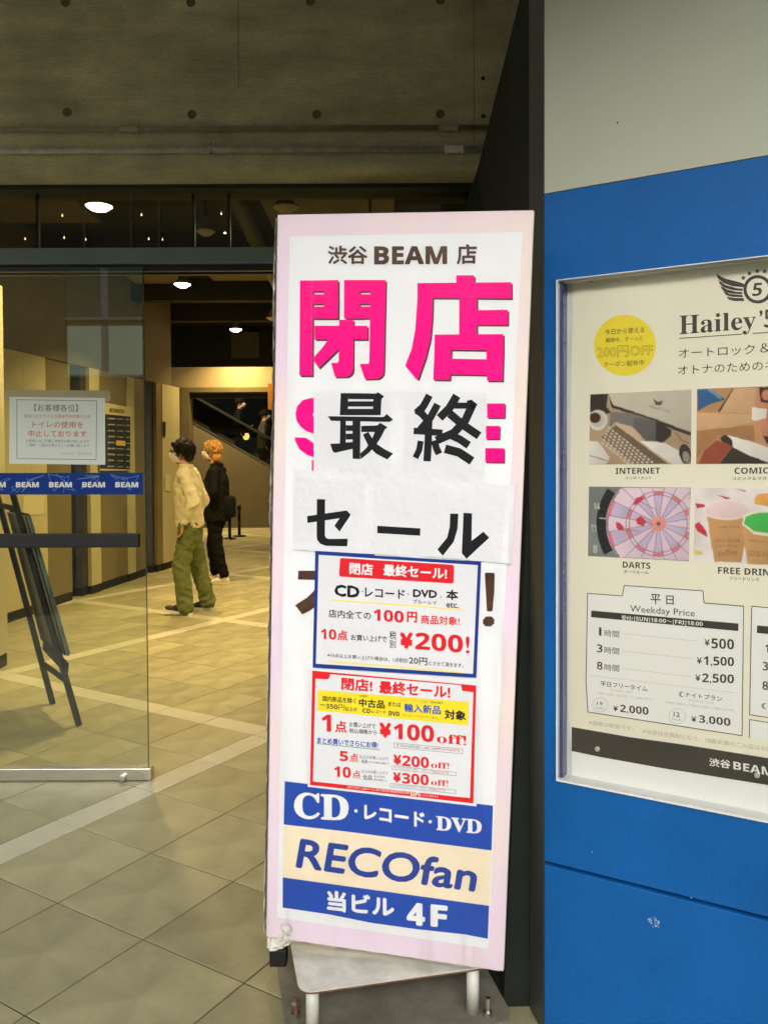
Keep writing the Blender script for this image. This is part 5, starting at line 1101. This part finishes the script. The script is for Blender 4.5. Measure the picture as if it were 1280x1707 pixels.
    for sy in (-1, 1):
        lo = MB(); lo.path([c+Vector((.04, sy*.067, -.01)), c+Vector((-.0, sy*.083, .008)), c+Vector((-.02, sy*.084, -.02)), c+Vector((.035, sy*.066, -.07))], .0022, 5)
        l_o = lo.build('ear_loop', cfg['maskmat'], None); off_ = WLOC[l_o]
        for v in l_o.data.vertices: v.co += off_
        l_o.location = (0, 0, 0); l_o.parent = r
        ey = MB().ell(c+Vector((.078, sy*.030, .016)), (.010, .013, .009), 10, 6); e_o = ey.build('eye', mat('eye_dark', (.03, .02, .015), .2), None, True); off_ = WLOC[e_o]
        for v in e_o.data.vertices: v.co += off_
        e_o.location = (0, 0, 0); e_o.parent = r
    if cfg.get('glasses'):
        gl = MB()
        for sy in (-1, 1):
            pts_ = [c+Vector((.094, sy*.033+.024*math.cos(t), .016+.017*math.sin(t))) for t in [2*math.pi*i/14 for i in range(15)]]; gl.path(pts_, .0028, 6)
            gl.path([c+Vector((.092, sy*.057, .022)), c+Vector((.04, sy*.078, .022)), c+Vector((-.02, sy*.084, .012))], .0028, 6)
        gl.path([c+Vector((.097, -.01, .02)), c+Vector((.099, .01, .02))], .0025, 6)
        g_o = gl.build('glasses', M_black, None); off_ = WLOC[g_o]
        for v in g_o.data.vertices: v.co += off_
        g_o.location = (0, 0, 0); g_o.parent = r
    return r
M_mask = mat('mask_white', (.80, .72, .66), .8); M_shirt = mat('cream_shirt', (.70, .64, .44), .85, var=.06, vscale=8); M_greenp = mat('green_trousers', (.13, .155, .042), .85, var=.2, vscale=9)
M_blackc = mat('black_cloth', (.009, .009, .009), .95, spec=.1, var=.3, vscale=9); M_hairb = mat('black_hair', (.008, .007, .006), .6, spec=.25, var=.4, vscale=60); M_hairo = mat('orange_hair', (.52, .27, .075), .55, var=.35, vscale=50)
M_shb = mat('black_canvas', (.02, .02, .02), .8); M_sole = mat('sole_white', (.72, .68, .55), .6); M_shw = mat('white_canvas', (.80, .74, .62), .7)
fa = atZ(315, 1021, 0)
man = person((fa.x, fa.y, 0), math.pi, dict(hip=(-.02, 0, .86), neck=(.015, 0, 1.37), head=(.055, 0, 1.515), hs=.98, shoulder=((-.005, .155, 1.31), (-.005, -.155, 1.31)), elbow=((-.105, .215, 1.055), (-.10, -.215, 1.055)), wrist=((-.0, .185, .86), (.0, -.185, .86)), hdir=((.15, -.1, -1), (.15, .1, -1)),
    knee=((.045, .11, .47), (-.06, -.11, .47)), ankle=((.0, .13, .085), (-.15, -.15, .085)), hem=(-.02, 0, .82), tr=(.155, .150, .145, .148, .145, .11, .065), depth=.80, topname='shirt', topmat=M_shirt, legmat=M_greenp, lr=(.095, .088, .076, .070, .070), cuff=-.01,
    shoemat=M_shb, solemat=M_sole, hairmat=M_hairb, maskmat=M_mask, pitch=(.16, .0), glasses=True, seed=4, locks=150, hlow=2.1, wr=.013, wave=.02, hx=[(-.07, 0, -.03, .05, .07, .055), (.055, .0, .085, .045, .06, .03), (-.06, .04, .06, .05, .05, .05)]),
    'man in cream shirt, green trousers, glasses and mask, hands in pockets, facing left')
fb = atZ(361, 972, 0)
wom = person((fb.x, fb.y, 0), math.pi*.98, dict(hip=(-.0, 0, .86), neck=(-.01, 0, 1.38), head=(.045, 0, 1.545), hs=1, shoulder=((-.02, .165, 1.31), (-.02, -.165, 1.31)), elbow=((-.03, .225, 1.06), (0, -.225, 1.06)), wrist=((.13, .12, 1.19), (.10, -.16, .95)), hdir=((.6, -.4, .6), (.6, .3, -.3)),
    knee=((-.03, .09, .47), (.07, -.09, .47)), ankle=((-.12, .11, .085), (.045, -.10, .085)), hem=(-.01, 0, .74), tr=(.175, .170, .165, .165, .16, .12, .075), depth=.85, topname='jacket', topmat=M_blackc, legmat=mat('black_jeans', (.008, .008, .010), .95, spec=.1, var=.3), lr=(.09, .088, .066, .056, .05), cuff=.03,
    shoemat=M_shw, solemat=M_sole, hairmat=M_hairo, maskmat=M_mask, pitch=(.0, 0), seed=9, locks=150, hlow=2.0, wr=.009, hx=[(-.075, 0, -.06, .045, .07, .075), (-.055, .05, -.05, .04, .03, .07), (.045, 0, .09, .05, .06, .03)]),
    'person with orange hair, mask, black jacket and white shoes, standing behind the man')
bag = MB(); bc = Vector((fb.x+.15, fb.y-.02, .90)); bag.box(bc-Vector((.08, .10, .13)), bc+Vector((.08, .10, .13)), bev=.045); bag.path([bc+Vector((-.05, -.08, .14)), bc+Vector((-.13, -.12, .38)), bc+Vector((-.2, -.02, .5))], .009, 6)
tagit(bag.build('shoulder_bag', M_blackc, None, True), 'black bag hanging behind the person with orange hair', 'bag')
def rider(x, ytop, Y, hr, top_m, label, face_l):
    p = atY(x, ytop, Y); z0 = el(p.x)-.5
    base = Vector((p.x, Y, z0)); hgt = p.z-z0; k = hgt/1.66
    r = person(base, math.pi if face_l else 0.2, dict(hip=(0, 0, .86), neck=(.02, 0, 1.36), head=(.05, 0, 1.52), shoulder=((0, .16, 1.30), (0, -.16, 1.30)), elbow=((.0, .22, 1.05), (0, -.22, 1.05)), wrist=((.2, .2, 1.0), (.05, -.2, .85)), hdir=((1, 0, 0), (.2, 0, -1)),
        knee=((0, .09, .47), (0, -.09, .47)), ankle=((0, .09, .085), (-.03, -.09, .085)), hem=(0, 0, .78), tr=(.16, .16, .16, .16, .155, .115, .07), depth=.85, topname='jacket', topmat=top_m, legmat=M_blackc, lr=(.09, .088, .07, .06, .055), shoemat=M_shb, solemat=M_shb, hairmat=M_hairb, maskmat=M_mask, pitch=(0, 0), seed=12, vox=.014), label)
    r.scale = (k, k, k); return r
rider(397, 662, YE+.6, 0, M_blackc, 'masked person in black leaning over the escalator handrail, the left one of the two riders', False)
rider(438, 682, YE+.6, 0, mat('grey_jacket', (.05, .05, .05), .85), 'masked person in dark grey riding the escalator near the left edge of the standing sign', False)
# ------------------------------------------------------------------ street side behind the camera (seen only in reflections)
bd = empty('street_building', (0, -11, 0), 'pale office building with pairs of green windows across the street, seen only in reflections', 'building')
MB().box((-16, -13, -.05), (14, -11, 6.9)).build('wall', mat('far_facade', (.30, .27, .18), .8, var=.1, vscale=.6), bd)
gwin = mat('green_window', (.16, .30, .20), .3, var=.2, vscale=1.2)
glit = mat('added_green_glow', (.42, .56, .42), .6, emit=.7, var=.2, vscale=1.5)  # glow added so this window shows as a green reflection in the door
for x in (-14, -10.5, -7.0, -3.5, 0, 3.5, 7, 10.5):
    for z in (.9, 3.35, 4.62):
        w = MB().box((x, -11, z), (x+1.66, -10.96, z+1.08), bev=.0).build('window', glit if (x, z) == (-7.0, 3.35) else gwin, bd); WLOC[w] = WLOC[bd]
        MB().box((x+.76, -10.955, z), (x+.92, -10.93, z+1.08)).box((x-.06, -10.955, z-.06), (x+1.72, -10.93, z)).build('window_frame', M_trim, w)
